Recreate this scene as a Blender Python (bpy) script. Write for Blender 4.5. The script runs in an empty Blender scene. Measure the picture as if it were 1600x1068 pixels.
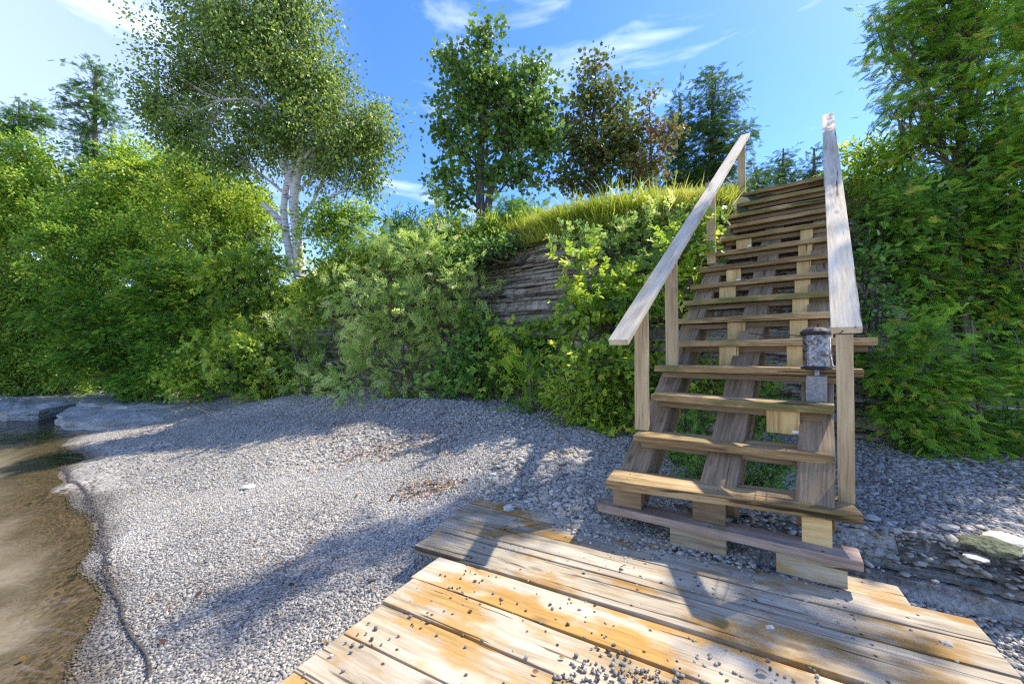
import bpy, bmesh, math, random
import numpy as np
from mathutils import Vector, Matrix
R = math.radians
SC = bpy.context.scene
COL = SC.collection

# ------------------------------------------------------------------ camera, sky, sun, exposure
F = 622.0; PITCH = 0.024; CZ = 1.06          # focal length in photo pixels, upward tilt, eye height over the deck
cam = bpy.data.cameras.new('camera'); camo = bpy.data.objects.new('camera', cam); COL.objects.link(camo)
cam.sensor_width = 36; cam.lens = 36 * F / 1600; cam.clip_start = 0.05; cam.clip_end = 3000
camo.location = (0, 0, CZ); camo.rotation_euler = (math.pi / 2 + PITCH, 0, 0)
SC.camera = camo
SUN_AZ = math.atan2(0.925, 0.38); SUN_EL = R(51.5)   # azimuth clockwise from +Y
S_DIR = Vector((math.sin(SUN_AZ) * math.cos(SUN_EL), math.cos(SUN_AZ) * math.cos(SUN_EL), math.sin(SUN_EL)))
sl = bpy.data.lights.new('sun', 'SUN'); so = bpy.data.objects.new('sun', sl); COL.objects.link(so)
sl.energy = 3.25; sl.angle = R(0.6); sl.color = (1.0, 0.94, 0.83)
so.rotation_euler = S_DIR.to_track_quat('Z', 'Y').to_euler()
W = bpy.data.worlds.new('World'); SC.world = W; W.use_nodes = True
nt = W.node_tree; nt.nodes.clear()
wn = lambda t: nt.nodes.new(t)
sky = wn('ShaderNodeTexSky'); sky.sky_type = 'NISHITA'; sky.sun_disc = False
sky.sun_elevation = SUN_EL; sky.sun_rotation = SUN_AZ
sky.air_density = 1.0; sky.dust_density = 0.3; sky.ozone_density = 3.0
hs = wn('ShaderNodeHueSaturation'); hs.inputs['Saturation'].default_value = 1.34; hs.inputs['Hue'].default_value = 0.516
hs.inputs['Value'].default_value = 0.9
tc = wn('ShaderNodeTexCoord'); mp = wn('ShaderNodeMapping'); mp.inputs['Scale'].default_value = (1.5, 1.5, 5.5)
mp.inputs['Location'].default_value = (3.3, 0.2, 0.9); mp.inputs['Rotation'].default_value = (0.12, 0.10, 0)
nz = wn('ShaderNodeTexNoise'); nz.inputs['Scale'].default_value = 2.3; nz.inputs['Detail'].default_value = 7; nz.inputs['Roughness'].default_value = 0.52
nz.inputs['Distortion'].default_value = 0.5
cr = wn('ShaderNodeValToRGB'); cr.color_ramp.elements[0].position = 0.56; cr.color_ramp.elements[1].position = 0.86
cr.color_ramp.elements[1].color = (0.75, 0.75, 0.75, 1)
# broad veil of thin cloud in the western part of the sky
sep = wn('ShaderNodeSeparateXYZ'); mr = wn('ShaderNodeMapRange'); mr.interpolation_type = 'SMOOTHSTEP'
mr.inputs['From Min'].default_value = -0.25; mr.inputs['From Max'].default_value = -0.75
mr.inputs['To Min'].default_value = 0.03; mr.inputs['To Max'].default_value = 0.36
ad = wn('ShaderNodeMath'); ad.operation = 'ADD'; ad.use_clamp = True
mx = wn('ShaderNodeMix'); mx.data_type = 'RGBA'; mx.inputs['B'].default_value = (4.6, 5.0, 5.6, 1)
bg = wn('ShaderNodeBackground'); bg.inputs['Strength'].default_value = 0.15; ow = wn('ShaderNodeOutputWorld')
L = nt.links.new
L(tc.outputs['Generated'], mp.inputs['Vector']); L(mp.outputs[0], nz.inputs['Vector']); L(nz.outputs['Fac'], cr.inputs[0])
L(tc.outputs['Generated'], sep.inputs[0]); L(sep.outputs['X'], mr.inputs['Value'])
L(cr.outputs['Color'], ad.inputs[0]); L(mr.outputs[0], ad.inputs[1])
L(sky.outputs[0], hs.inputs['Color']); L(hs.outputs[0], mx.inputs['A']); L(ad.outputs[0], mx.inputs['Factor'])
L(mx.outputs['Result'], bg.inputs['Color']); L(bg.outputs[0], ow.inputs['Surface'])
SC.view_settings.view_transform = 'Standard'; SC.view_settings.look = 'None'; SC.view_settings.gamma = 1
SC.view_settings.exposure = 1.43
SC.cycles.max_bounces = 8; SC.cycles.transparent_max_bounces = 12; SC.cycles.sample_clamp_indirect = 6
SC.render.film_transparent = False
SC.cycles.use_denoising = False; SC.cycles.filter_width = 1.3

# ------------------------------------------------------------------ geometry helpers
cP, sP = math.cos(PITCH), math.sin(PITCH)
def ray(u, v):
    a = (u - 800) / F; b = (534 - v) / F
    return np.array([a, cP - b * sP, sP + b * cP])
CAM = np.array([0, 0, CZ])
def at(u, v, d): return CAM + ray(u, v) * d                 # survey point at depth d
def onz(u, v, z=0.0):
    r = ray(u, v); return CAM + r * ((z - CZ) / r[2])

def tag(o, label=None, cat=None, group=None, kind=None):
    if label: o['label'] = label
    if cat: o['category'] = cat
    if group: o['group'] = group
    if kind: o['kind'] = kind
    return o
def empty(name, loc, label, cat, group=None):
    o = bpy.data.objects.new(name, None); COL.objects.link(o); o.location = loc; o.empty_display_size = 0.1
    return tag(o, label, cat, group)
def link(name, me, mat, parent=None, world=None):
    o = bpy.data.objects.new(name, me); COL.objects.link(o)
    if mat: me.materials.append(mat)
    M = world if world is not None else Matrix.Identity(4)
    if parent:
        o.parent = parent
        p = parent; PM = Matrix.Identity(4)
        while p: PM = p.matrix_basis @ PM; p = p.parent
        M = PM.inverted() @ M
    o.matrix_basis = M
    return o
def np_mesh(name, V, faces, tint=None, smooth=False):
    """V (n,3); faces: list of int arrays (m,k)."""
    me = bpy.data.meshes.new(name)
    V = np.asarray(V, dtype=np.float32)
    me.vertices.add(len(V)); me.vertices.foreach_set('co', V.ravel())
    faces = [f for f in faces if len(f)]
    loops = np.concatenate([f.ravel() for f in faces]).astype(np.int32)
    tot = np.concatenate([np.full(len(f), f.shape[1]) for f in faces]).astype(np.int32)
    start = np.concatenate([[0], np.cumsum(tot)[:-1]]).astype(np.int32)
    me.loops.add(len(loops)); me.loops.foreach_set('vertex_index', loops)
    me.polygons.add(len(tot)); me.polygons.foreach_set('loop_start', start)
    me.polygons.foreach_set('use_smooth', np.full(len(tot), smooth, dtype=bool))
    if tint is not None:
        at_ = me.attributes.new('tint', 'FLOAT', 'POINT'); at_.data.foreach_set('value', np.asarray(tint, dtype=np.float32))
    me.update(calc_edges=True)
    return me
def rots(rng, n, tilt=None):
    """random rotation matrices (n,3,3); tilt limits how far local z leans from world z"""
    if tilt is None:
        q = rng.normal(size=(n, 4)); q /= np.linalg.norm(q, axis=1)[:, None]
        w, x, y, z = q.T
        return np.stack([1 - 2 * (y * y + z * z), 2 * (x * y - z * w), 2 * (x * z + y * w), 2 * (x * y + z * w), 1 - 2 * (x * x + z * z), 2 * (y * z - x * w), 2 * (x * z - y * w), 2 * (y * z + x * w), 1 - 2 * (x * x + y * y)], 1).reshape(n, 3, 3)
    a = rng.uniform(0, 2 * np.pi, n); t = np.abs(rng.normal(0, tilt, n)); b = rng.uniform(0, 2 * np.pi, n)
    ca, sa = np.cos(a), np.sin(a); Rz = np.zeros((n, 3, 3)); Rz[:, 0, 0] = ca; Rz[:, 0, 1] = -sa; Rz[:, 1, 0] = sa; Rz[:, 1, 1] = ca; Rz[:, 2, 2] = 1
    ax = np.stack([np.cos(b), np.sin(b), np.zeros(n)], 1); K = np.zeros((n, 3, 3))
    K[:, 0, 2] = ax[:, 1]; K[:, 1, 2] = -ax[:, 0]; K[:, 2, 0] = -ax[:, 1]; K[:, 2, 1] = ax[:, 0]
    st, ct = np.sin(t)[:, None, None], np.cos(t)[:, None, None]
    return (np.eye(3) + st * K + (1 - ct) * (K @ K)) @ Rz
def frames(D, N):
    """rotation matrices whose x axis is D and whose z axis is near N"""
    D = D / np.linalg.norm(D, axis=1)[:, None]; Y = np.cross(N, D); Y /= (np.linalg.norm(Y, axis=1)[:, None] + 1e-9)
    Z = np.cross(D, Y); return np.stack([D, Y, Z], 2)
def scatter(name, tv, tf, P, Rm, S, tint, smooth=False, vt=None):
    """copies of template (tv, tf) at P with rotation Rm and scale S -> one mesh"""
    n, k = len(P), len(tv)
    S = np.asarray(S); S = S[:, None] if S.ndim == 1 else S
    V = np.einsum('nij,nkj->nki', Rm, tv[None] * S[:, None, :]) + P[:, None, :]
    off = (np.arange(n) * k)[:, None, None]
    fs = [(f[None] + off).reshape(-1, f.shape[1]) for f in tf]
    T = np.repeat(tint, k)
    if vt is not None: T = T + np.tile(vt, n)
    return np_mesh(name, V.reshape(-1, 3), fs, T, smooth)
# value noise (numpy, periodic lattice)
_rg = np.random.default_rng(5); _LT = _rg.random((64, 64, 64)).astype(np.float32)
def vnoise(P, s):
    P = np.asarray(P) * s + 100.0; i = np.floor(P).astype(int); f = P - i; f = f * f * (3 - 2 * f); o = 0
    for dx in (0, 1):
        for dy in (0, 1):
            for dz in (0, 1):
                w = (f[..., 0] if dx else 1 - f[..., 0]) * (f[..., 1] if dy else 1 - f[..., 1]) * (f[..., 2] if dz else 1 - f[..., 2])
                o = o + w * _LT[(i[..., 0] + dx) % 64, (i[..., 1] + dy) % 64, (i[..., 2] + dz) % 64]
    return o * 2 - 1
def fbm(P, s, o=4, g=0.5):
    t = 0; a = 1
    for k in range(o): t = t + a * vnoise(np.asarray(P) + 7.3 * k, s * 2 ** k); a *= g
    return t
def tube_np(path, rad, sides=6, rng=None):
    path = np.asarray(path, float); n = len(path); rad = np.broadcast_to(np.asarray(rad, float), (n,))
    T = np.gradient(path, axis=0); T /= np.linalg.norm(T, axis=1)[:, None] + 1e-9
    up = np.array([0.31, 0.17, 0.93]) if abs(T[0, 2]) < 0.8 else np.array([0.9, 0.3, 0.1])
    A = np.cross(T, up); A /= np.linalg.norm(A, axis=1)[:, None] + 1e-9; B = np.cross(T, A)
    an = np.linspace(0, 2 * np.pi, sides, endpoint=False)
    rr = rad[:, None, None]
    V = path[:, None] + rr * (np.cos(an)[None, :, None] * A[:, None] + np.sin(an)[None, :, None] * B[:, None])
    i = np.arange(n - 1)[:, None] * sides; j = np.arange(sides)[None]; j2 = (j + 1) % sides
    Fq = np.stack([i + j, i + j2, i + sides + j2, i + sides + j], 2).reshape(-1, 4)
    caps = np.array([[0] * 0]) if sides == 0 else None
    return V.reshape(-1, 3), Fq
def tubes_mesh(name, tubes):
    Vs, Fs, o = [], [], 0
    for (p, r, s) in tubes:
        v, f = tube_np(p, r, s); Vs.append(v); Fs.append(f + o); o += len(v)
    return np_mesh(name, np.concatenate(Vs), [np.concatenate(Fs)], None, True)

# ------------------------------------------------------------------ materials
def newmat(name):
    m = bpy.data.materials.new(name); m.use_nodes = True; t = m.node_tree; t.nodes.clear(); return m, t, t.nodes.new, t.links.new
def ramp(N, cols, pos=None):
    r = N('ShaderNodeValToRGB'); e = r.color_ramp.elements
    while len(e) < len(cols): e.new(0.5)
    for i, c in enumerate(cols):
        e[i].position = pos[i] if pos else i / (len(cols) - 1); e[i].color = (*c, 1) if len(c) == 3 else c
    return r
def leaf_mat(name, cols, trans=0.38, rough=0.45, pos=None):
    m, t, N, K = newmat(name)
    a = N('ShaderNodeAttribute'); a.attribute_name = 'tint'; r = ramp(N, cols, pos); K(a.outputs['Fac'], r.inputs[0])
    b = N('ShaderNodeBsdfPrincipled'); b.inputs['Roughness'].default_value = rough; b.inputs['Specular IOR Level'].default_value = 0.35
    K(r.outputs[0], b.inputs['Base Color'])
    tr = N('ShaderNodeBsdfTranslucent'); hs = N('ShaderNodeHueSaturation'); hs.inputs['Value'].default_value = 1.5; hs.inputs['Hue'].default_value = 0.49
    K(r.outputs[0], hs.inputs['Color']); K(hs.outputs[0], tr.inputs['Color'])
    x = N('ShaderNodeMixShader'); x.inputs[0].default_value = trans; K(b.outputs[0], x.inputs[1]); K(tr.outputs[0], x.inputs[2])
    o = N('ShaderNodeOutputMaterial'); K(x.outputs[0], o.inputs['Surface']); return m
def bark_mat(name, c1, c2, scale=(14, 14, 3), bump=0.5, birch=False):
    m, t, N, K = newmat(name)
    g = N('ShaderNodeNewGeometry'); mp = N('ShaderNodeMapping'); mp.inputs['Scale'].default_value = (5, 5, 26) if birch else scale
    n = N('ShaderNodeTexNoise'); n.inputs['Scale'].default_value = 1; n.inputs['Detail'].default_value = 6; n.inputs['Roughness'].default_value = 0.65
    K(g.outputs['Position'], mp.inputs[0]); K(mp.outputs[0], n.inputs['Vector'])
    r = ramp(N, [c1, c2], [0.36, 0.47] if birch else [0.35, 0.65]); K(n.outputs['Fac'], r.inputs[0])
    b = N('ShaderNodeBsdfPrincipled'); b.inputs['Roughness'].default_value = 0.85; K(r.outputs[0], b.inputs['Base Color'])
    bp = N('ShaderNodeBump'); bp.inputs['Strength'].default_value = bump; bp.inputs['Distance'].default_value = 0.02
    K(n.outputs['Fac'], bp.inputs['Height']); K(bp.outputs[0], b.inputs['Normal'])
    o = N('ShaderNodeOutputMaterial'); K(b.outputs[0], o.inputs['Surface']); return m
def wood_mat(name, dark, mid, light, stain=None, stain_amt=0.5, moss=0.0, knots=True, grain=1.0, var=0.25, nails=None):
    """grain runs along the board's own x axis"""
    m, t, N, K = newmat(name)
    tc = N('ShaderNodeTexCoord'); oi = N('ShaderNodeObjectInfo')
    mul = N('ShaderNodeVectorMath'); mul.operation = 'SCALE'; mul.inputs['Scale'].default_value = 37.0
    cx = N('ShaderNodeCombineXYZ'); K(oi.outputs['Random'], cx.inputs[0]); K(oi.outputs['Random'], cx.inputs[1]); K(oi.outputs['Random'], cx.inputs[2])
    K(cx.outputs[0], mul.inputs[0]); ad = N('ShaderNodeVectorMath'); K(tc.outputs['Object'], ad.inputs[0]); K(mul.outputs[0], ad.inputs[1])
    # warp so that the grain wanders round the knots
    wn_ = N('ShaderNodeTexNoise'); wn_.inputs['Scale'].default_value = 3.0; wn_.inputs['Detail'].default_value = 2; K(ad.outputs[0], wn_.inputs['Vector'])
    ws = N('ShaderNodeVectorMath'); ws.operation = 'SCALE'; ws.inputs['Scale'].default_value = 0.03; K(wn_.outputs['Color'], ws.inputs[0])
    ad2 = N('ShaderNodeVectorMath'); K(ad.outputs[0], ad2.inputs[0]); K(ws.outputs[0], ad2.inputs[1])
    mp = N('ShaderNodeMapping'); mp.inputs['Scale'].default_value = (3.0, 75 * grain, 75 * grain); K(ad2.outputs[0], mp.inputs[0])
    g = N('ShaderNodeTexNoise'); g.inputs['Scale'].default_value = 1; g.inputs['Detail'].default_value = 7; g.inputs['Roughness'].default_value = 0.7; K(mp.outputs[0], g.inputs['Vector'])
    mp2 = N('ShaderNodeMapping'); mp2.inputs['Scale'].default_value = (1.5, 9, 9); K(ad2.outputs[0], mp2.inputs[0])
    g2 = N('ShaderNodeTexNoise'); g2.inputs['Scale'].default_value = 1; g2.inputs['Detail'].default_value = 4; K(mp2.outputs[0], g2.inputs['Vector'])
    mixf = N('ShaderNodeMath'); mixf.operation = 'MULTIPLY_ADD'; mixf.inputs[1].default_value = 0.55; K(g.outputs['Fac'], mixf.inputs[0])
    h2 = N('ShaderNodeMath'); h2.operation = 'MULTIPLY'; h2.inputs[1].default_value = 0.45; K(g2.outputs['Fac'], h2.inputs[0]); K(h2.outputs[0], mixf.inputs[2])
    r = ramp(N, [dark, mid, light], [0.36, 0.49, 0.62]); K(mixf.outputs[0], r.inputs[0])
    col = r.outputs[0]
    def mix(fac, c, b, blend='MIX'):
        x = N('ShaderNodeMix'); x.data_type = 'RGBA'; x.blend_type = blend
        if isinstance(fac, float): x.inputs['Factor'].default_value = fac
        else: K(fac, x.inputs['Factor'])
        K(c, x.inputs['A'])
        if isinstance(b, tuple): x.inputs['B'].default_value = (*b, 1)
        else: K(b, x.inputs['B'])
        return x.outputs['Result']
    if stain:
        sn = N('ShaderNodeTexNoise'); sn.inputs['Scale'].default_value = 1.0; sn.inputs['Detail'].default_value = 6; sn.inputs['Roughness'].default_value = 0.62
        mp3 = N('ShaderNodeMapping'); mp3.inputs['Scale'].default_value = (2.6, 6.0, 6.0); K(ad.outputs[0], mp3.inputs[0]); K(mp3.outputs[0], sn.inputs['Vector'])
        th = N('ShaderNodeMath'); th.operation = 'MULTIPLY_ADD'; th.inputs[1].default_value = 0.16; K(oi.outputs['Random'], th.inputs[0]); K(sn.outputs['Fac'], th.inputs[2])
        gg = N('ShaderNodeMath'); gg.operation = 'MULTIPLY_ADD'; gg.inputs[1].default_value = 0.22; K(g.outputs['Fac'], gg.inputs[0]); K(th.outputs[0], gg.inputs[2])
        sr = ramp(N, [(0, 0, 0), (1, 1, 1)], [0.74 - 0.2 * stain_amt, 0.86 - 0.2 * stain_amt]); K(gg.outputs[0], sr.inputs[0])
        sc = N('ShaderNodeMath'); sc.operation = 'MULTIPLY'; sc.inputs[1].default_value = 0.9; K(sr.outputs[0], sc.inputs[0])
        x = mix(0.45, g.outputs['Color'], (1, 1, 1)); 
        sg = N('ShaderNodeMix'); sg.data_type = 'RGBA'; sg.inputs['A'].default_value = (stain[0] * .62, stain[1] * .6, stain[2] * .6, 1); sg.inputs['B'].default_value = (*stain, 1); K(r.outputs['Alpha'], sg.inputs['Factor'])
        rr = ramp(N, [(0, 0, 0), (1, 1, 1)], [0.35, 0.6]); K(g.outputs['Fac'], rr.inputs[0]); K(rr.outputs[0], sg.inputs['Factor'])
        col = mix(sc.outputs[0], col, sg.outputs['Result'])
    if moss:
        mn = N('ShaderNodeTexNoise'); mn.inputs['Scale'].default_value = 7; mn.inputs['Detail'].default_value = 5; K(ad.outputs[0], mn.inputs['Vector'])
        mr_ = ramp(N, [(0, 0, 0), (1, 1, 1)], [0.62 - 0.2 * moss, 0.78 - 0.2 * moss]); K(mn.outputs['Fac'], mr_.inputs[0])
        ms = N('ShaderNodeMath'); ms.operation = 'MULTIPLY'; ms.inputs[1].default_value = 0.6; K(mr_.outputs[0], ms.inputs[0])
        col = mix(ms.outputs[0], col, (0.15, 0.15, 0.035))
    if knots:
        mk = N('ShaderNodeMapping'); mk.inputs['Scale'].default_value = (2.4, 6, 6); K(ad.outputs[0], mk.inputs[0])
        vo = N('ShaderNodeTexVoronoi'); vo.inputs['Scale'].default_value = 1; K(mk.outputs[0], vo.inputs['Vector'])
        kr = ramp(N, [(1, 1, 1), (0, 0, 0)], [0.05, 0.13]); K(vo.outputs['Distance'], kr.inputs[0])
        ks = N('ShaderNodeMath'); ks.operation = 'MULTIPLY'; ks.inputs[1].default_value = 0.6; K(kr.outputs[0], ks.inputs[0])
        col = mix(ks.outputs[0], col, (dark[0] * .5, dark[1] * .42, dark[2] * .35))
    hv = N('ShaderNodeHueSaturation'); vm = N('ShaderNodeMath'); vm.operation = 'MULTIPLY_ADD'; vm.inputs[1].default_value = 2 * var; vm.inputs[2].default_value = 1 - var
    K(oi.outputs['Random'], vm.inputs[0]); K(vm.outputs[0], hv.inputs['Value']); K(col, hv.inputs['Color'])
    # cracks along the grain
    mc = N('ShaderNodeMapping'); mc.inputs['Scale'].default_value = (1.1, 30, 30); K(ad2.outputs[0], mc.inputs[0])
    cn = N('ShaderNodeTexNoise'); cn.inputs['Scale'].default_value = 1.3; cn.inputs['Detail'].default_value = 2; K(mc.outputs[0], cn.inputs['Vector'])
    crk = ramp(N, [(0.25, 0.22, 0.2), (1, 1, 1)], [0.31, 0.345]); K(cn.outputs['Fac'], crk.inputs[0])
    col2 = N('ShaderNodeMix'); col2.data_type = 'RGBA'; col2.blend_type = 'MULTIPLY'; col2.inputs['Factor'].default_value = 1; K(hv.outputs[0], col2.inputs['A']); K(crk.outputs[0], col2.inputs['B'])
    if nails:      # rusty nail heads, two to every bearer
        sp, yo = nails; sx = N('ShaderNodeSeparateXYZ'); K(tc.outputs['Object'], sx.inputs[0])
        def M(op, a, b_=None, c_=None):
            q = N('ShaderNodeMath'); q.operation = op
            for i_, v_ in enumerate((a, b_, c_)):
                if v_ is None: continue
                if isinstance(v_, (int, float)): q.inputs[i_].default_value = v_
                else: K(v_, q.inputs[i_])
            return q.outputs[0]
        jx = M('MULTIPLY', oi.outputs['Random'], .02)
        xm = M('SUBTRACT', M('FLOORED_MODULO', M('ADD', M('ADD', sx.outputs[0], jx), sp / 2 + sp * 20), sp), sp / 2)
        ym = M('SUBTRACT', M('ABSOLUTE', M('ADD', sx.outputs[1], M('MULTIPLY', jx, .5))), yo)
        dd_ = M('SQRT', M('ADD', M('MULTIPLY', xm, xm), M('MULTIPLY', ym, ym)))
        nr = ramp(N, [(0.10, 0.07, 0.05), (0.10, 0.07, 0.05), (0.75, 0.68, 0.6), (1, 1, 1)], [0, .0042, .0052, .011]); K(dd_, nr.inputs[0])
        c3 = N('ShaderNodeMix'); c3.data_type = 'RGBA'; c3.blend_type = 'MULTIPLY'; c3.inputs['Factor'].default_value = 1; K(col2.outputs['Result'], c3.inputs['A']); K(nr.outputs[0], c3.inputs['B']); col2 = c3
    b = N('ShaderNodeBsdfPrincipled'); b.inputs['Roughness'].default_value = 0.78; b.inputs['Specular IOR Level'].default_value = 0.25; K(col2.outputs['Result'], b.inputs['Base Color'])
    hm = N('ShaderNodeMath'); hm.operation = 'MULTIPLY'; K(mixf.outputs[0], hm.inputs[0]); K(crk.outputs[0], hm.inputs[1])
    bp = N('ShaderNodeBump'); bp.inputs['Strength'].default_value = 0.55; bp.inputs['Distance'].default_value = 0.006; K(hm.outputs[0], bp.inputs['Height']); K(bp.outputs[0], b.inputs['Normal'])
    o = N('ShaderNodeOutputMaterial'); K(b.outputs[0], o.inputs['Surface']); return m
def stone_mat(name, cols, pos=None, scale=60, rough=0.8):
    m, t, N, K = newmat(name)
    a = N('ShaderNodeAttribute'); a.attribute_name = 'tint'; r = ramp(N, cols, pos); K(a.outputs['Fac'], r.inputs[0])
    g = N('ShaderNodeNewGeometry'); n = N('ShaderNodeTexNoise'); n.inputs['Scale'].default_value = scale; n.inputs['Detail'].default_value = 4; K(g.outputs['Position'], n.inputs['Vector'])
    rr = ramp(N, [(0.7, 0.7, 0.7), (1.2, 1.2, 1.2)], [0.3, 0.7]); K(n.outputs['Fac'], rr.inputs[0])
    x = N('ShaderNodeMix'); x.data_type = 'RGBA'; x.blend_type = 'MULTIPLY'; x.inputs['Factor'].default_value = 1; K(r.outputs[0], x.inputs['A']); K(rr.outputs[0], x.inputs['B'])
    b = N('ShaderNodeBsdfPrincipled'); b.inputs['Roughness'].default_value = rough; K(x.outputs['Result'], b.inputs['Base Color'])
    bp = N('ShaderNodeBump'); bp.inputs['Strength'].default_value = 0.4; bp.inputs['Distance'].default_value = 0.004; K(n.outputs['Fac'], bp.inputs['Height']); K(bp.outputs[0], b.inputs['Normal'])
    o = N('ShaderNodeOutputMaterial'); K(b.outputs[0], o.inputs['Surface']); return m

GRAV = [(0.052, 0.046, 0.039), (0.155, 0.138, 0.115), (0.345, 0.312, 0.258), (0.54, 0.495, 0.415)]
def gravel_mat():
    m, t, N, K = newmat('gravel')
    g = N('ShaderNodeNewGeometry')
    def vor(s):
        v = N('ShaderNodeTexVoronoi'); v.inputs['Scale'].default_value = s; K(g.outputs['Position'], v.inputs['Vector']); return v
    v1, v2 = vor(80), vor(36)
    sz = N('ShaderNodeTexNoise'); sz.inputs['Scale'].default_value = 0.9; sz.inputs['Detail'].default_value = 3; K(g.outputs['Position'], sz.inputs['Vector'])
    sr = ramp(N, [(0, 0, 0), (1, 1, 1)], [0.45, 0.58]); K(sz.outputs['Fac'], sr.inputs[0])
    mc = N('ShaderNodeMix'); mc.data_type = 'RGBA'; K(sr.outputs[0], mc.inputs['Factor']); K(v1.outputs['Color'], mc.inputs['A']); K(v2.outputs['Color'], mc.inputs['B'])
    md = N('ShaderNodeMix'); md.data_type = 'FLOAT'; K(sr.outputs[0], md.inputs['Factor']); K(v1.outputs['Distance'], md.inputs['A']); K(v2.outputs['Distance'], md.inputs['B'])
    sep = N('ShaderNodeSeparateColor'); K(mc.outputs['Result'], sep.inputs[0])
    r = ramp(N, GRAV, [0, 0.25, 0.6, 1]); K(sep.outputs[0], r.inputs[0])
    # dark damp shingle close to and under the water line
    s = N('ShaderNodeSeparateXYZ'); K(g.outputs['Position'], s.inputs[0])
    nn = N('ShaderNodeTexNoise'); nn.inputs['Scale'].default_value = 3; nn.inputs['Detail'].default_value = 4; K(g.outputs['Position'], nn.inputs['Vector'])
    ma = N('ShaderNodeMath'); ma.operation = 'MULTIPLY_ADD'; ma.inputs[1].default_value = 0.05; K(nn.outputs['Fac'], ma.inputs[0]); K(s.outputs['Z'], ma.inputs[2])
    wr = N('ShaderNodeMapRange'); wr.inputs['From Min'].default_value = -0.405; wr.inputs['From Max'].default_value = -0.36; K(ma.outputs[0], wr.inputs['Value'])
    wt = N('ShaderNodeMix'); wt.data_type = 'RGBA'; wt.inputs['A'].default_value = (0.40, 0.34, 0.26, 1); wt.inputs['B'].default_value = (1, 1, 1, 1); K(wr.outputs[0], wt.inputs['Factor'])
    x = N('ShaderNodeMix'); x.data_type = 'RGBA'; x.blend_type = 'MULTIPLY'; x.inputs['Factor'].default_value = 1; K(r.outputs[0], x.inputs['A']); K(wt.outputs['Result'], x.inputs['B'])
    # olive algae on the lake bed
    ar = N('ShaderNodeMapRange'); ar.inputs['From Min'].default_value = -0.46; ar.inputs['From Max'].default_value = -0.56; K(ma.outputs[0], ar.inputs['Value'])
    al = N('ShaderNodeTexNoise'); al.inputs['Scale'].default_value = 2.2; al.inputs['Detail'].default_value = 6; K(g.outputs['Position'], al.inputs['Vector'])
    alr = ramp(N, [(0.15, 0.133, 0.108), (0.27, 0.247, 0.208), (0.42, 0.395, 0.36)], [0.35, 0.5, 0.68]); K(al.outputs['Fac'], alr.inputs[0])
    y = N('ShaderNodeMix'); y.data_type = 'RGBA'; K(x.outputs['Result'], y.inputs['A']); K(alr.outputs[0], y.inputs['B']); 
    am = N('ShaderNodeMath'); am.operation = 'MULTIPLY'; am.inputs[1].default_value = 0.93; K(ar.outputs[0], am.inputs[0]); K(am.outputs[0], y.inputs['Factor'])
    b = N('ShaderNodeBsdfPrincipled'); K(y.outputs['Result'], b.inputs['Base Color']); b.inputs['Roughness'].default_value = 0.85
    iv = N('ShaderNodeMath'); iv.operation = 'SUBTRACT'; iv.inputs[0].default_value = 1; K(md.outputs['Result'], iv.inputs[1])
    bp = N('ShaderNodeBump'); bst = N('ShaderNodeMapRange'); bst.inputs['To Min'].default_value = 0.15; bst.inputs['To Max'].default_value = 0.8; K(wr.outputs[0], bst.inputs['Value']); K(bst.outputs[0], bp.inputs['Strength']); bp.inputs['Distance'].default_value = 0.012; K(iv.outputs[0], bp.inputs['Height']); K(bp.outputs[0], b.inputs['Normal'])
    o = N('ShaderNodeOutputMaterial'); K(b.outputs[0], o.inputs['Surface']); return m
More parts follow.
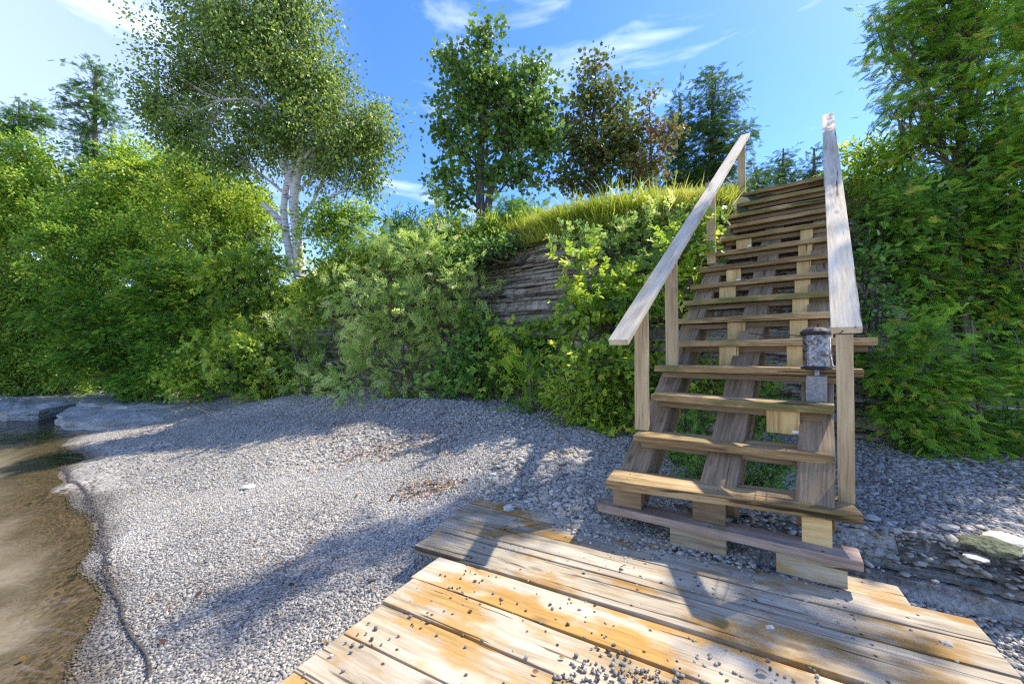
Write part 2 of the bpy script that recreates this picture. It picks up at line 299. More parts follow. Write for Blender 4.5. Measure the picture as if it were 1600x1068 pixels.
def rock_mat(name, cols, green=0.25, zs=22):
    m, t, N, K = newmat(name)
    g = N('ShaderNodeNewGeometry'); mp = N('ShaderNodeMapping'); mp.inputs['Scale'].default_value = (1.3, 1.3, zs); mp.inputs['Rotation'].default_value = (0.03, 0.05, 0); K(g.outputs['Position'], mp.inputs[0])
    n = N('ShaderNodeTexNoise'); n.inputs['Scale'].default_value = 1; n.inputs['Detail'].default_value = 8; n.inputs['Roughness'].default_value = 0.65; K(mp.outputs[0], n.inputs['Vector'])
    ta = N('ShaderNodeAttribute'); ta.attribute_name = 'tint'; tm = N('ShaderNodeMath'); tm.operation = 'MULTIPLY_ADD'; tm.inputs[1].default_value = 0.30; tm.inputs[2].default_value = -0.13; K(ta.outputs['Fac'], tm.inputs[0])
    ts_ = N('ShaderNodeMath'); ts_.operation = 'ADD'; K(n.outputs['Fac'], ts_.inputs[0]); K(tm.outputs[0], ts_.inputs[1])
    r = ramp(N, cols, [0.3, 0.42, 0.55, 0.7]); K(ts_.outputs[0], r.inputs[0])
    n2 = N('ShaderNodeTexNoise'); n2.inputs['Scale'].default_value = 2.1; n2.inputs['Detail'].default_value = 7; K(g.outputs['Position'], n2.inputs['Vector'])
    r2 = ramp(N, [(0, 0, 0), (1, 1, 1)], [0.52, 0.66]); K(n2.outputs['Fac'], r2.inputs[0])
    gm = N('ShaderNodeMath'); gm.operation = 'MULTIPLY'; gm.inputs[1].default_value = green; K(r2.outputs[0], gm.inputs[0])
    x = N('ShaderNodeMix'); x.data_type = 'RGBA'; K(gm.outputs[0], x.inputs['Factor']); K(r.outputs[0], x.inputs['A']); x.inputs['B'].default_value = (0.09, 0.10, 0.035, 1)
    n3 = N('ShaderNodeTexNoise'); n3.inputs['Scale'].default_value = 38; n3.inputs['Detail'].default_value = 5; K(g.outputs['Position'], n3.inputs['Vector'])
    r3 = ramp(N, [(0.6, 0.6, 0.6), (1.25, 1.25, 1.25)], [0.3, 0.7]); K(n3.outputs['Fac'], r3.inputs[0])
    y = N('ShaderNodeMix'); y.data_type = 'RGBA'; y.blend_type = 'MULTIPLY'; y.inputs['Factor'].default_value = 1; K(x.outputs['Result'], y.inputs['A']); K(r3.outputs[0], y.inputs['B'])
    b = N('ShaderNodeBsdfPrincipled'); b.inputs['Roughness'].default_value = 0.9; K(y.outputs['Result'], b.inputs['Base Color'])
    sm = N('ShaderNodeMath'); sm.operation = 'ADD'; K(n.outputs['Fac'], sm.inputs[0]); K(n3.outputs['Fac'], sm.inputs[1])
    bp = N('ShaderNodeBump'); bp.inputs['Strength'].default_value = 0.9; bp.inputs['Distance'].default_value = 0.03; K(sm.outputs[0], bp.inputs['Height']); K(bp.outputs[0], b.inputs['Normal'])
    o = N('ShaderNodeOutputMaterial'); K(b.outputs[0], o.inputs['Surface']); return m
def water_mat():
    m, t, N, K = newmat('lake_water')
    g = N('ShaderNodeNewGeometry'); mp = N('ShaderNodeMapping'); mp.inputs['Scale'].default_value = (2.2, 5.0, 1); mp.inputs['Rotation'].default_value = (0, 0, 0.5); K(g.outputs['Position'], mp.inputs[0])
    n = N('ShaderNodeTexNoise'); n.inputs['Scale'].default_value = 1; n.inputs['Detail'].default_value = 3; n.inputs['Distortion'].default_value = 0.6; K(mp.outputs[0], n.inputs['Vector'])
    bp = N('ShaderNodeBump'); bp.inputs['Strength'].default_value = 0.35; bp.inputs['Distance'].default_value = 0.06; K(n.outputs['Fac'], bp.inputs['Height'])
    fr = N('ShaderNodeFresnel'); fr.inputs['IOR'].default_value = 1.33; K(bp.outputs[0], fr.inputs['Normal'])
    tr = N('ShaderNodeBsdfTransparent'); tr.inputs['Color'].default_value = (0.88, 0.84, 0.76, 1)
    gl = N('ShaderNodeBsdfGlossy'); gl.inputs['Roughness'].default_value = 0.06; K(bp.outputs[0], gl.inputs['Normal'])
    x = N('ShaderNodeMixShader'); K(fr.outputs[0], x.inputs[0]); K(tr.outputs[0], x.inputs[1]); K(gl.outputs[0], x.inputs[2])
    o = N('ShaderNodeOutputMaterial'); K(x.outputs[0], o.inputs['Surface']); return m
def plain_mat(name, c, rough=0.7, metal=0.0, spot=None, spot_pos=(0.5, 0.6), scale=30):
    m, t, N, K = newmat(name); b = N('ShaderNodeBsdfPrincipled'); b.inputs['Roughness'].default_value = rough; b.inputs['Metallic'].default_value = metal
    g = N('ShaderNodeNewGeometry'); n = N('ShaderNodeTexNoise'); n.inputs['Scale'].default_value = scale; n.inputs['Detail'].default_value = 6; n.inputs['Roughness'].default_value = 0.7; K(g.outputs['Position'], n.inputs['Vector'])
    r = ramp(N, [c, spot if spot else (c[0] * 1.25, c[1] * 1.25, c[2] * 1.25)], list(spot_pos) if spot else [0.35, 0.65]); K(n.outputs['Fac'], r.inputs[0]); K(r.outputs[0], b.inputs['Base Color'])
    bp = N('ShaderNodeBump'); bp.inputs['Strength'].default_value = 0.3; bp.inputs['Distance'].default_value = 0.003; K(n.outputs['Fac'], bp.inputs['Height']); K(bp.outputs[0], b.inputs['Normal'])
    o = N('ShaderNodeOutputMaterial'); K(b.outputs[0], o.inputs['Surface']); return m

M_DECK = wood_mat('deck_wood', (0.205, 0.153, 0.093), (0.4, 0.316, 0.205), (0.558, 0.474, 0.344), stain=(0.46, 0.26, 0.07), stain_amt=0.40, var=0.12, nails=(.80, .062))
M_DECKW = wood_mat('deck_wood_plain', (0.234, 0.18, 0.117), (0.432, 0.351, 0.239), (0.558, 0.486, 0.369), stain=(0.42, 0.22, 0.04), stain_amt=0.2, var=0.12, nails=(.80, .062))
M_DECKB = wood_mat('deck_wood_brown', (0.17, 0.135, 0.09), (0.36, 0.295, 0.2), (0.52, 0.45, 0.33), stain=(0.34, 0.18, 0.03), stain_amt=0.25, var=0.12, nails=(.80, .062))
M_TREAD = wood_mat('tread_wood', (0.127, 0.076, 0.031), (0.327, 0.21, 0.09), (0.564, 0.396, 0.201), stain=(0.18, 0.16, 0.05), stain_amt=0.10, moss=0.15, var=0.15, nails=(.47, .05))
M_TREADR = wood_mat('tread_wood_pink', (0.156, 0.108, 0.084), (0.36, 0.258, 0.198), (0.504, 0.396, 0.312), moss=0.1, var=0.1, nails=(.47, .05))
M_BEAM = wood_mat('beam_wood', (0.11, 0.074, 0.042), (0.226, 0.156, 0.088), (0.364, 0.252, 0.15), moss=0.05, var=0.1)
M_NEW = wood_mat('new_wood', (0.36, 0.222, 0.084), (0.6, 0.408, 0.168), (0.72, 0.528, 0.252), var=0.1)
M_POST = wood_mat('post_wood', (0.275, 0.192, 0.098), (0.475, 0.348, 0.19), (0.625, 0.48, 0.287), var=0.1)
M_RAIL = wood_mat('rail_wood', (0.36, 0.28, 0.19), (0.56, 0.47, 0.34), (0.68, 0.6, 0.47), var=0.06)
M_GRAVEL = gravel_mat()
M_ROCK = rock_mat('cliff_rock', [(0.08, 0.062, 0.042), (0.22, 0.18, 0.125), (0.36, 0.30, 0.22), (0.50, 0.44, 0.35)], 0.3)
M_LEDGE = rock_mat('ledge_rock', [(0.04, 0.038, 0.035), (0.20, 0.19, 0.165), (0.35, 0.335, 0.29), (0.48, 0.46, 0.41)], 0.2, 14)
M_SHALE = rock_mat('shale_rock', [(0.03, 0.03, 0.03), (0.11, 0.11, 0.105), (0.22, 0.215, 0.20), (0.36, 0.35, 0.32)], .15, 30)
M_STONE = stone_mat('beach_stone', GRAV, [0, 0.25, 0.6, 1])
M_WATER = water_mat()
M_SOIL = plain_mat('bank_soil', (0.05, 0.042, 0.02), 0.95, spot=(0.10, 0.10, 0.03), spot_pos=(0.4, 0.6), scale=6)
M_STICK = bark_mat('driftwood', (0.16, 0.12, 0.08), (0.42, 0.36, 0.28), (30, 30, 30), 0.3)
M_BARK = bark_mat('bark', (0.05, 0.038, 0.027), (0.17, 0.14, 0.105))
M_BIRCH = bark_mat('birch_bark', (0.05, 0.04, 0.03), (0.62, 0.57, 0.50), birch=True)
M_CEDBARK = bark_mat('cedar_bark', (0.09, 0.065, 0.045), (0.24, 0.19, 0.15), (30, 30, 3))

# ------------------------------------------------------------------ ground: lake, beach, cliff, bank
WATER = -0.437
ctrl = [(165, 1068, -.45), (148, 1000, -.45), (133, 900, -.45), (112, 800, -.45), (97, 735, -.45), (94, 700, -.445), (112, 674, -.44), (190, 662, -.42),
        (20, 735, -.56), (0, 690, -.58), (45, 800, -.55), (50, 900, -.57), (45, 1000, -.60), (40, 668, -.56), (-80, 735, -.7), (190, 960, -.345), (172, 860, -.345), (112, 750, -.36), (225, 1068, -.345), (150, 690, -.39),
        (300, 800, -.27), (360, 920, -.25), (500, 720, -.13), (560, 960, -.2), (430, 1050, -.24), (600, 880, -.17), (740, 790, -.04), (690, 715, 0.02), (300, 700, -.27), (270, 668, -.3),
        (620, 790, -.12), (350, 640, -.12), (420, 632, 0.05), (520, 640, .12), (600, 640, .22), (700, 642, .24), (520, 675, .03), (620, 690, .06), (800, 650, .25), (780, 690, .17),
        (870, 710, .14), (830, 760, .06), (930, 770, .06), (880, 815, .015), (980, 840, .0), (1080, 830, -.06), (1200, 790, -.03), (1300, 770, .0), (1400, 770, .04), (1550, 790, .02), (1450, 735, .12)]
cp = [tuple(onz(u, v, z)[:2]) + (z,) for u, v, z in ctrl]
cp += [(-3.2, 1.3, -.62), (-2.4, .3, -.6), (-6, 1.5, -1.0), (-9, 4, -.95), (-9, 6.6, -.62), (-10.5, 8.3, -.65), (-13, 11, -.6), (-3, -3, -.9), (-1.2, -1, -.5), (0, -3, -.7), (0, 0, -.3), (.3, 1.5, -.2), (-.3, 1, -.25), (1.4, .5, -.36),
       (2.2, 1.55, -.36), (3, 1.0, -.42), (2.0, 1.8, -.33), (2.9, 1.75, -.35), (3.6, 1.3, -.40), (5, .9, -.5), (7, 0, -.8), (3.2, 2.3, .02), (4.5, 2.0, .02), (6.5, 2.0, 0), (2.5, 2.55, .02), (8, 3, .1), (4.8, 3.4, .2), (8, 5, .3), (1.2, 2.6, -.06), (1.9, 2.25, -.15),
       (1.0, 4.2, .18), (2.0, 3.6, .15), (3.3, 3.3, .17), (0.2, 5.6, .3), (-2.6, 7.4, .3), (-6, 10, .15), (-9, 12, 0), (-14, 15, -.2), (4, 7, .4), (0, 9, .4), (-6, 14, .3), (10, 9, .4), (-15, 4, -1.4), (-15, -2, -1.6), (9, -3, -1)]
cp = np.array(cp)
def _rbf_fit():
    X = cp[:, :2]; D = np.linalg.norm(X[:, None] - X[None], axis=2); n = len(X)
    A = np.zeros((n + 3, n + 3)); A[:n, :n] = D + np.eye(n) * -0.22; A[:n, n] = 1; A[:n, n + 1:] = X; A[n, :n] = 1; A[n + 1:, :n] = X.T
    return np.linalg.solve(A, np.concatenate([cp[:, 2], [0, 0, 0]]))
_rw = _rbf_fit()
CREST = [tuple(onz(u, v, z)[:2]) for u, v, z in [(322, 645, -.06), (420, 630, .06), (520, 634, .12), (620, 640, .2), (720, 646, .22), (800, 662, .22)]]
def ground(x, y):
    x = np.asarray(x, float); y = np.asarray(y, float); sh = x.shape; Q = np.stack([x.ravel(), y.ravel()], 1)
    D = np.linalg.norm(Q[:, None] - cp[None, :, :2], axis=2)
    z = D @ _rw[:len(cp)] + _rw[len(cp)] + Q @ _rw[len(cp) + 1:]
    P3 = np.concatenate([Q, 0 * Q[:, :1]], 1)
    near = np.clip((Q[:, 1] - 2.5) / 3, 0, 1)
    dc = np.full(len(Q), 9.0)
    for (ax, ay), (bx, by) in zip(CREST[:-1], CREST[1:]):
        t_ = np.clip(((Q[:, 0] - ax) * (bx - ax) + (Q[:, 1] - ay) * (by - ay)) / ((bx - ax) ** 2 + (by - ay) ** 2), 0, 1)
        dc = np.minimum(dc, np.hypot(Q[:, 0] - ax - t_ * (bx - ax), Q[:, 1] - ay - t_ * (by - ay)))
    z = z + .09 * np.exp(-(dc / .33) ** 2)
    z = z + 0.018 * fbm(P3, 1.6, 3) * np.clip((z + .42) / .15, .12, 1) + near * 0.035 * fbm(P3 * [0.8, 1.6, 1], 1.1, 3)
    t = np.clip((Q[:, 0] - 1.15) / 5.85, 0, 1); ly = np.interp(Q[:, 0], LED[:, 0], LED[:, 1]); front = (Q[:, 0] > 1.1) & (Q[:, 0] < 7) & (Q[:, 1] < ly) & (Q[:, 1] > ly - 1.5)
    drop = -.30 - .20 * np.clip((ly - Q[:, 1] - .2) / .5, 0, 1) + .02 * fbm(P3, 4, 2)
    z = np.where(front, np.minimum(z, drop), z); beh = (Q[:, 0] > 1.3) & (Q[:, 0] < 7) & (Q[:, 1] >= ly) & (Q[:, 1] < ly + .7); z = np.where(beh, np.maximum(z, -.015 + .03 * (Q[:, 1] - ly) + .006 * fbm(P3, 6, 2)), z)
    return z.reshape(sh)
LED = np.array([(1.15, 2.78), (1.7, 2.60), (2.13, 2.42), (2.7, 2.10), (3.3, 1.89), (4.5, 1.54), (7, 1.14)])
def grid_mesh(name, xs, ys, zf, smooth=True):
    X, Y = np.meshgrid(xs, ys); Z = zf(X, Y); n, m_ = X.shape
    i = np.arange(n - 1)[:, None] * m_ + np.arange(m_ - 1)[None]
    Fq = np.stack([i, i + 1, i + m_ + 1, i + m_], 2).reshape(-1, 4)
    return np_mesh(name, np.stack([X, Y, Z], 2).reshape(-1, 3), [Fq], None, smooth)
xs = np.concatenate([np.arange(-30, -9, .5), np.arange(-9, 5, .04), np.arange(5, 30, .5)])
ys = np.concatenate([np.arange(-12, 0, .5), np.arange(0, 7, .045), np.arange(7, 14, .09), np.arange(14, 30, .5)])
tag(link('beach', grid_mesh('beach', xs, ys, ground), M_GRAVEL), kind='structure')
# bottom of the lake far out
tag(link('lake_bed', grid_mesh('lake_bed', np.array([-900, 900.]), np.array([-900, 900.]), lambda X, Y: X * 0 - 2.2), M_SOIL), kind='structure')
tag(link('lake', grid_mesh('lake', np.array([-900, -30, 0, 900.]), np.array([-900, 0, 30, 900.]), lambda X, Y: X * 0 + WATER), M_WATER), kind='structure')

foot = np.array([(-40, 30), (-22, 20), (-14, 15.3), (-9, 12), (-6, 10), (-4.2, 8.9), (-2.5, 7.6), (-.7, 6.6), (.2, 5.7), (1.0, 4.9), (1.7, 4.3), (2.4, 3.95), (3.4, 3.7), (4.4, 3.8), (6, 4.2), (10, 5), (25, 8)], float)
topl = np.array([(-39, 32), (-20, 22), (-12, 17.2), (-7.5, 13), (-5.2, 10.9), (-3.6, 9.3), (-2.1, 8.1), (-.3, 7.0), (.75, 6.15), (1.7, 5.65), (2.6, 5.35), (3.3, 5.3), (4.2, 5.0), (5, 5.0), (6.6, 5.3), (10.5, 6.2), (25.5, 9.5)], float)
TOPZ = 3.14
def resample(P, n):
    s = np.concatenate([[0], np.cumsum(np.linalg.norm(np.diff(P, axis=0), axis=1))]); u = np.linspace(0, s[-1], n)
    return np.stack([np.interp(u, s, P[:, k]) for k in range(P.shape[1])], 1)
def pair(P, Q, step):
    s = np.concatenate([[0], np.cumsum(np.linalg.norm(np.diff(P, axis=0), axis=1))]); u = np.arange(0, s[-1], step)
    return np.stack([np.interp(u, s, P[:, k]) for k in range(2)], 1), np.stack([np.interp(u, s, Q[:, k]) for k in range(2)], 1)
def _hash(a, b, c=0):
    v = np.sin(a * 127.1 + b * 311.7 + c * 74.7) * 43758.5453; return v - np.floor(v)
def strata_wall(name, P, Q, z0, z1, step, dz, amp, mat, lay=11.0, prof=1.6, seed=0, blk=1.0, jt=1.0):
    A, B = pair(P, Q, step); n = len(A); zs = np.arange(0, 1 + 1e-6, dz / (z1 - z0)); m_ = len(zs)
    rl = np.random.default_rng(seed + 50); bnd = [z0 - .6]
    while bnd[-1] < z1 + .8: bnd.append(bnd[-1] + rl.choice([.035, .05, .075, .12, .17], p=[.3, .3, .2, .12, .08]) * 11 / lay)
    bnd = np.array(bnd)
    Z = z0 + (z1 - z0) * zs; X = np.zeros((m_, n, 3)); t = zs ** prof
    base = A[None] * (1 - t[:, None, None]) + B[None] * t[:, None, None]
    out = A - B; out /= np.linalg.norm(out, axis=1)[:, None]
    zz = Z[:, None] + 0.06 * A[None, :, 0] + 0.05 * vnoise(np.stack([A[:, 0], A[:, 1], 0 * A[:, 0]], 1), .8)[None]
    li = np.searchsorted(bnd, zz); lo_, hi_ = bnd[np.clip(li - 1, 0, None)], bnd[np.clip(li, 0, len(bnd) - 1)]
    S = np.broadcast_to((np.arange(n) * step)[None], zz.shape)
    S = S + .03 * vnoise(np.stack([S, zz * 3, li * 1.0], 2), 5.0)
    bl = (.12 + .5 * _hash(li, seed, 3.0)) * blk; u = (S + 9 * _hash(li, seed, 1.0)) / bl; bi = np.floor(u)
    h = _hash(li, bi, seed); groove = np.minimum(zz - lo_, hi_ - zz) < dz * .55; joint = (u - bi) * bl < step * .9
    P3 = np.stack([np.broadcast_to(A[None, :, 0], zz.shape), np.broadcast_to(A[None, :, 1], zz.shape), zz], 2)
    off = amp * (h - .5) * 1.3 - amp * .75 * groove - amp * .5 * joint * jt + amp * .35 * fbm(P3, 9.0, 2) + amp * .9 * (_hash(li, seed, 5.0) - .5)
    big = 2.4 * amp * vnoise(P3 * [1, 1, .6] + seed, .8) + 1.0 * amp * vnoise(P3 + seed, 2.3)
    X[..., :2] = base + out[None] * (off + big)[..., None]; X[..., 2] = Z[:, None]
    T = np.clip(.2 + .6 * h + .25 * (_hash(li, 7.0) - .5) - .35 * groove - .2 * joint * jt, 0, 1)
    i = np.arange(m_ - 1)[:, None] * n + np.arange(n - 1)[None]
    return np_mesh(name, X.reshape(-1, 3), [np.stack([i, i + 1, i + n + 1, i + n], 2).reshape(-1, 4)], T.ravel(), False)
tag(link('cliff', strata_wall('cliff', foot[:-1], topl[:-1], -.3, TOPZ - .12, .034, .017, .045, M_ROCK, seed=3), M_ROCK), kind='structure')
# top of the bank: a sheet running back from the edge
def bank_top():
    A, B = pair(topl, topl, .12); A2, _ = pair(foot, topl, .12)
    A = resample(topl, 1800); n = len(A)
    T = np.gradient(A, axis=0); T /= np.linalg.norm(T, axis=1)[:, None]; Nn = np.stack([-T[:, 1], T[:, 0]], 1)
    k = np.ones(91) / 91; Nn = np.stack([np.convolve(np.pad(Nn[:, j], 45, mode='edge'), k, 'valid') for j in range(2)], 1)
    offs = [-.24, -.27, -.27, -.22, -.12, 0, .15, .4, .8, 1.5, 2.5, 4, 7, 12, 25, 60, 200, 700]; dz = [-.46, -.36, -.27, -.17, -.07, .02, .06, .08, .08, .08, .08, .1, .1, .1, .1, 0, 0, 0]
    V = []
    for o_, d_ in zip(offs, dz):
        wob = (.09 * vnoise(np.stack([A[:, 0], A[:, 1], 0 * A[:, 0]], 1), 1.9) + (.05 * fbm(np.stack([A[:, 0], A[:, 1], 0 * A[:, 0] + d_ * 3], 1), 7, 2) if o_ < 0 else 0)) if o_ < 1 else 0
        p = A + Nn * o_ + (Nn * np.asarray(wob).reshape(-1, 1) if o_ < 1 else 0)
        z = TOPZ + d_ + .05 * vnoise(np.stack([p[:, 0], p[:, 1], 0 * p[:, 0]], 1), .9)
        V.append(np.concatenate([p, z[:, None]], 1))
    V = np.array(V); m_ = len(offs); i = np.arange(m_ - 1)[:, None] * n + np.arange(n - 1)[None]
    return np_mesh('grassy_bank', V.reshape(-1, 3), [np.stack([i, i + 1, i + n + 1, i + n], 2).reshape(-1, 4)], None, True), A, Nn
bme, EDGE, EDGEN = bank_top()
tag(link('grassy_bank', bme, M_SOIL), kind='structure')

# limestone ledge right of the steps
led_f = np.array([(1.15, 2.72), (1.7, 2.50), (2.13, 2.28), (2.7, 1.96), (3.3, 1.75), (4.5, 1.4), (7, 1.0)], float)
led_t = led_f + np.array([.06, .14])
tag(link('rock_ledge', strata_wall('rock_ledge', led_f, led_t, -.30, .0, .015, .0078, .03, M_LEDGE, lay=7, prof=1.0, seed=9, blk=3.5, jt=.25), M_LEDGE), kind='structure')
tag(link('shale_ledge', strata_wall('shale_ledge', led_f - np.array([.10, .26]), led_f + np.array([.03, .05]), -.60, -.16, .012, .006, .04, M_SHALE, lay=34, prof=.8, seed=4, blk=.45, jt=.15), M_SHALE), kind='structure')

# low ledges at the far shore: layered slabs
def slab_mesh(name, outline, z0, z1, step=.04, amp=.03, seed=0):
    """closed layered slab from a plan outline"""
    P = resample(np.vstack([outline, outline[:1]]), max(24, int(np.linalg.norm(np.diff(np.vstack([outline, outline[:1]]), axis=0), axis=1).sum() / step)))[:-1]
    n = len(P); c = P.mean(0); zs = np.arange(z0, z1, .012); V = []
    out = (P - c) / (np.linalg.norm(P - c, axis=1)[:, None] + 1e-6)
    for z in zs:
        li = math.floor(z * 16) * 3.1 + seed
        off = amp * 2 * fbm(np.stack([P[:, 0], P[:, 1], np.full(n, li)], 1), 2.6, 4)
        V.append(np.concatenate([P + out * off[:, None], np.full((n, 1), z)], 1))
    rings = [.85, .6, .3]
    for r_ in rings:
        q = c + (P - c) * r_; V.append(np.concatenate([q, (z1 + .035 * fbm(np.stack([q[:, 0], q[:, 1], 0 * q[:, 0]], 1), 4, 3))[:, None]], 1))
    m_ = len(V); V = np.array(V).reshape(-1, 3); i = np.arange(m_ - 1)[:, None] * n + np.arange(n)[None]; j = np.arange(m_ - 1)[:, None] * n + (np.arange(n)[None] + 1) % n
    fc = np.stack([i, j, j + n, i + n], 2).reshape(-1, 4)
    V = np.vstack([V, [[c[0], c[1], z1]]]); k = (m_ - 1) * n + np.arange(n); cap = np.stack([k, (m_ - 1) * n + (np.arange(n) + 1) % n, np.full(n, len(V) - 1)], 1)
    return np_mesh(name, V, [fc, cap], np.clip(.8 + .2 * np.sin(np.arange(len(V)) // n * 1.7), 0, 1))
def shore_slab(pts, z0, z1, zt, label, seed):
    o = np.array([onz(u, v, zt)[:2] for u, v in pts]); me = slab_mesh('shore_rock', o, z0, z1, seed=seed)
    tag(link('shore_rock', me, M_LEDGE), label, 'rock', 'layered rock ledges at the far end of the beach')
shore_slab([(90, 655), (105, 664), (170, 668), (260, 664), (330, 656), (345, 640), (330, 632), (200, 634), (110, 636)], -.8, -.26, -.35, 'long pale limestone slab sloping out of the shingle beside the water', 1)
shore_slab([(-60, 640), (10, 648), (60, 646), (120, 634), (150, 622), (140, 612), (0, 612), (-90, 618)], -.8, -.22, -.3, 'dark layered ledge under the bushes at the far left water edge', 2)
shore_slab([(120, 634), (200, 640), (330, 636), (370, 622), (330, 612), (150, 612)], -.8, -.16, -.24, 'flat ledge behind the pale slab, under the overhanging bushes', 3)

# ------------------------------------------------------------------ stones
def stone_tpl(seed, flat=.55, sub=1):
    bm = bmesh.new(); bmesh.ops.create_icosphere(bm, subdivisions=sub, radius=.5)
    rg = np.random.default_rng(seed); V = np.array([v.co[:] for v in bm.verts]); Fc = np.array([[v.index for v in f.verts] for f in bm.faces]); bm.free()
    V = V * (1 + rg.uniform(-.17, .17, (len(V), 1))) ; V *= [1, rg.uniform(.65, .85), flat]
    return V, Fc
RG = np.random.default_rng(11)
def stones(name, P, size, tint, tilt=.35, seed=0, flat=.5, mat=None, kind=None, **kw):
    rg = np.random.default_rng(seed); parts = []
    V_, F_, T_ = [], [], []; o = 0
    grp = rg.integers(0, 4, len(P))
    for g in range(4):
        s = grp == g; tv, tf = stone_tpl(100 + g + seed, flat)
        n = s.sum(); Rm = rots(rg, n, tilt); S = size[s][:, None] * rg.uniform(.75, 1.25, (n, 3))
        V = np.einsum('nij,nkj->nki', Rm, tv[None] * S[:, None]) + P[s][:, None]
        V_.append(V.reshape(-1, 3)); F_.append((tf[None] + (np.arange(n) * len(tv))[:, None, None]).reshape(-1, 3) + o); T_.append(np.repeat(tint[s], len(tv))); o += n * len(tv)
    me = np_mesh(name, np.concatenate(V_), [np.concatenate(F_)], np.concatenate(T_), True)
    return link(name, me, mat or M_STONE)
DA = np.array([math.cos(.5), -math.sin(.5)]); DB = np.array([math.sin(.5), math.cos(.5)])     # deck directions
def on_deck(x, y, m_=0.0):
    a = x * DA[0] + y * DA[1]; b = x * DB[0] + y * DB[1]
    return (a > np.where(b > 1.66, -1.55, -1.31) - m_) & (a < .83 + m_) & (b < 2.42 + m_)
def scatter_beach(n, ulo, uhi, vlo, vhi, zg, rg):
    """even scatter over the beach area that a wide wedge in front of the steps covers"""
    u = rg.uniform(ulo, uhi, n * 3); v = rg.uniform(vlo, vhi, n * 3)
    return u, v
def beach_points(rg, n, x0, x1, y0, y1, keep):
    x = rg.uniform(x0, x1, n); y = rg.uniform(y0, y1, n); k = keep(x, y); x, y = x[k], y[k]
    return np.stack([x, y, ground(x, y)], 1)
def inview(x, y, m_=.15):
    return (np.abs(x) < (1.29 + m_) * y + .1)
rg = np.random.default_rng(21)
P1 = beach_points(rg, 190000, -5, 3.4, .9, 4.2, lambda x, y: inview(x, y) & ~on_deck(x, y) & ~((x > .9) & (y < 2.2 + (x - 1.5) * .1) & (x < 1.9)))
P1 = P1[P1[:, 2] > WATER - .012]
coarse = 1 / (1 + np.exp(-((P1[:, 0] + .3 + .25 * P1[:, 1] - .9) * 2.5)))
sz = (.0078 + .0065 * rg.random(len(P1)) ** 2) * (1 + 1.1 * coarse * rg.random(len(P1)))
dry = np.clip((P1[:, 2] + .425 + .02 * vnoise(P1, 2.5)) / .05, 0, 1)
tn = np.clip(rg.normal(.62, .2, len(P1)) + .16 * fbm(P1 * [1, 1, 0], 1.4, 3), 0, 1) * (.35 + .65 * dry)
P1[:, 2] += sz * .12
tag(stones('shingle', P1, sz * 1.55, tn, seed=3), kind='stuff')
P2 = beach_points(rg, 42000, -7, 3, 3.9, 8.6, lambda x, y: inview(x, y) & (y < 9.5 - (x + 5) * .55))
P2 = P2[P2[:, 2] > -.36]
sz = (.016 + .028 * rg.random(len(P2)) ** 2) * np.clip(1.0 + .12 * (P2[:, 0] + 1.5), .62, 1); P2[:, 2] += sz * .15
tag(stones('berm_shingle', P2, sz * 1.3, np.clip(rg.normal(.62, .2, len(P2)) + .16 * fbm(P2 * [1, 1, 0], 1.2, 3), 0, 1), seed=7, tilt=.5, flat=.32), kind='stuff')
# coarse flat shale to the right of the steps and by the deck's back corner
P3 = beach_points(rg, 9000, 1.5, 6, 1.0, 4.0, lambda x, y: inview(x, y) & ~on_deck(x, y, .02))
P3c = beach_points(rg, 5200, -.2, 2.2, 2.2, 4.4, lambda x, y: ~on_deck(x, y, -.14))
xl = rg.uniform(1.5, 4.5, 1500); yl = np.interp(xl, LED[:, 0], LED[:, 1]) - np.abs(rg.normal(0, .10, 1500)) + .06
P3d = np.stack([xl, yl, np.maximum(ground(xl, yl), np.interp(yl - np.interp(xl, LED[:, 0], LED[:, 1]), [-.45, -.16, -.12, .0], [-.46, -.20, -.16, .0]))], 1)
P3 = np.vstack([P3, P3c, P3d]); sz = .022 + .045 * rg.random(len(P3)) ** 3; P3[:, 2] += .004
tag(stones('shale_pieces', P3, sz * 1.35, np.clip(rg.normal(.58, .2, len(P3)), 0, 1), seed=9, tilt=.28, flat=.25), kind='stuff')
# dark line of damp weed and grit left by the waves
def weed_line():
    pts = np.array([onz(u, v, -.35) for u, v in [(97, 690), (95, 712), (104, 728), (118, 748), (138, 775), (152, 805), (165, 840), (178, 880), (185, 920), (188, 950), (196, 985), (212, 1020), (225, 1060)]])
    c = resample(pts[:, :2], 2600); rg = np.random.default_rng(4); d = np.hypot(c[:, 0], c[:, 1]); w = .0034 * d * (.55 + .9 * (vnoise(np.concatenate([c, 0 * c[:, :1]], 1), 6) > -.1))
    w = w * np.interp(np.arange(2600), [0, 740, 930, 1490, 1980, 2170, 2600], [1, .9, .15, .9, 1.2, .3, .1])
    c = c + rg.normal(0, 1, c.shape) * w[:, None] + .03 * vnoise(np.concatenate([c, 0 * c[:, :1]], 1), 2.2)[:, None]
    P = np.stack([c[:, 0], c[:, 1], ground(c[:, 0], c[:, 1]) + .009], 1)
    o = stones('weed_line', P, np.full(len(P), .0135) * (.5 + rg.random(len(P))), rg.uniform(0, .12, len(P)), seed=2, flat=.4, tilt=.4); tag(o, kind='stuff')
weed_line()

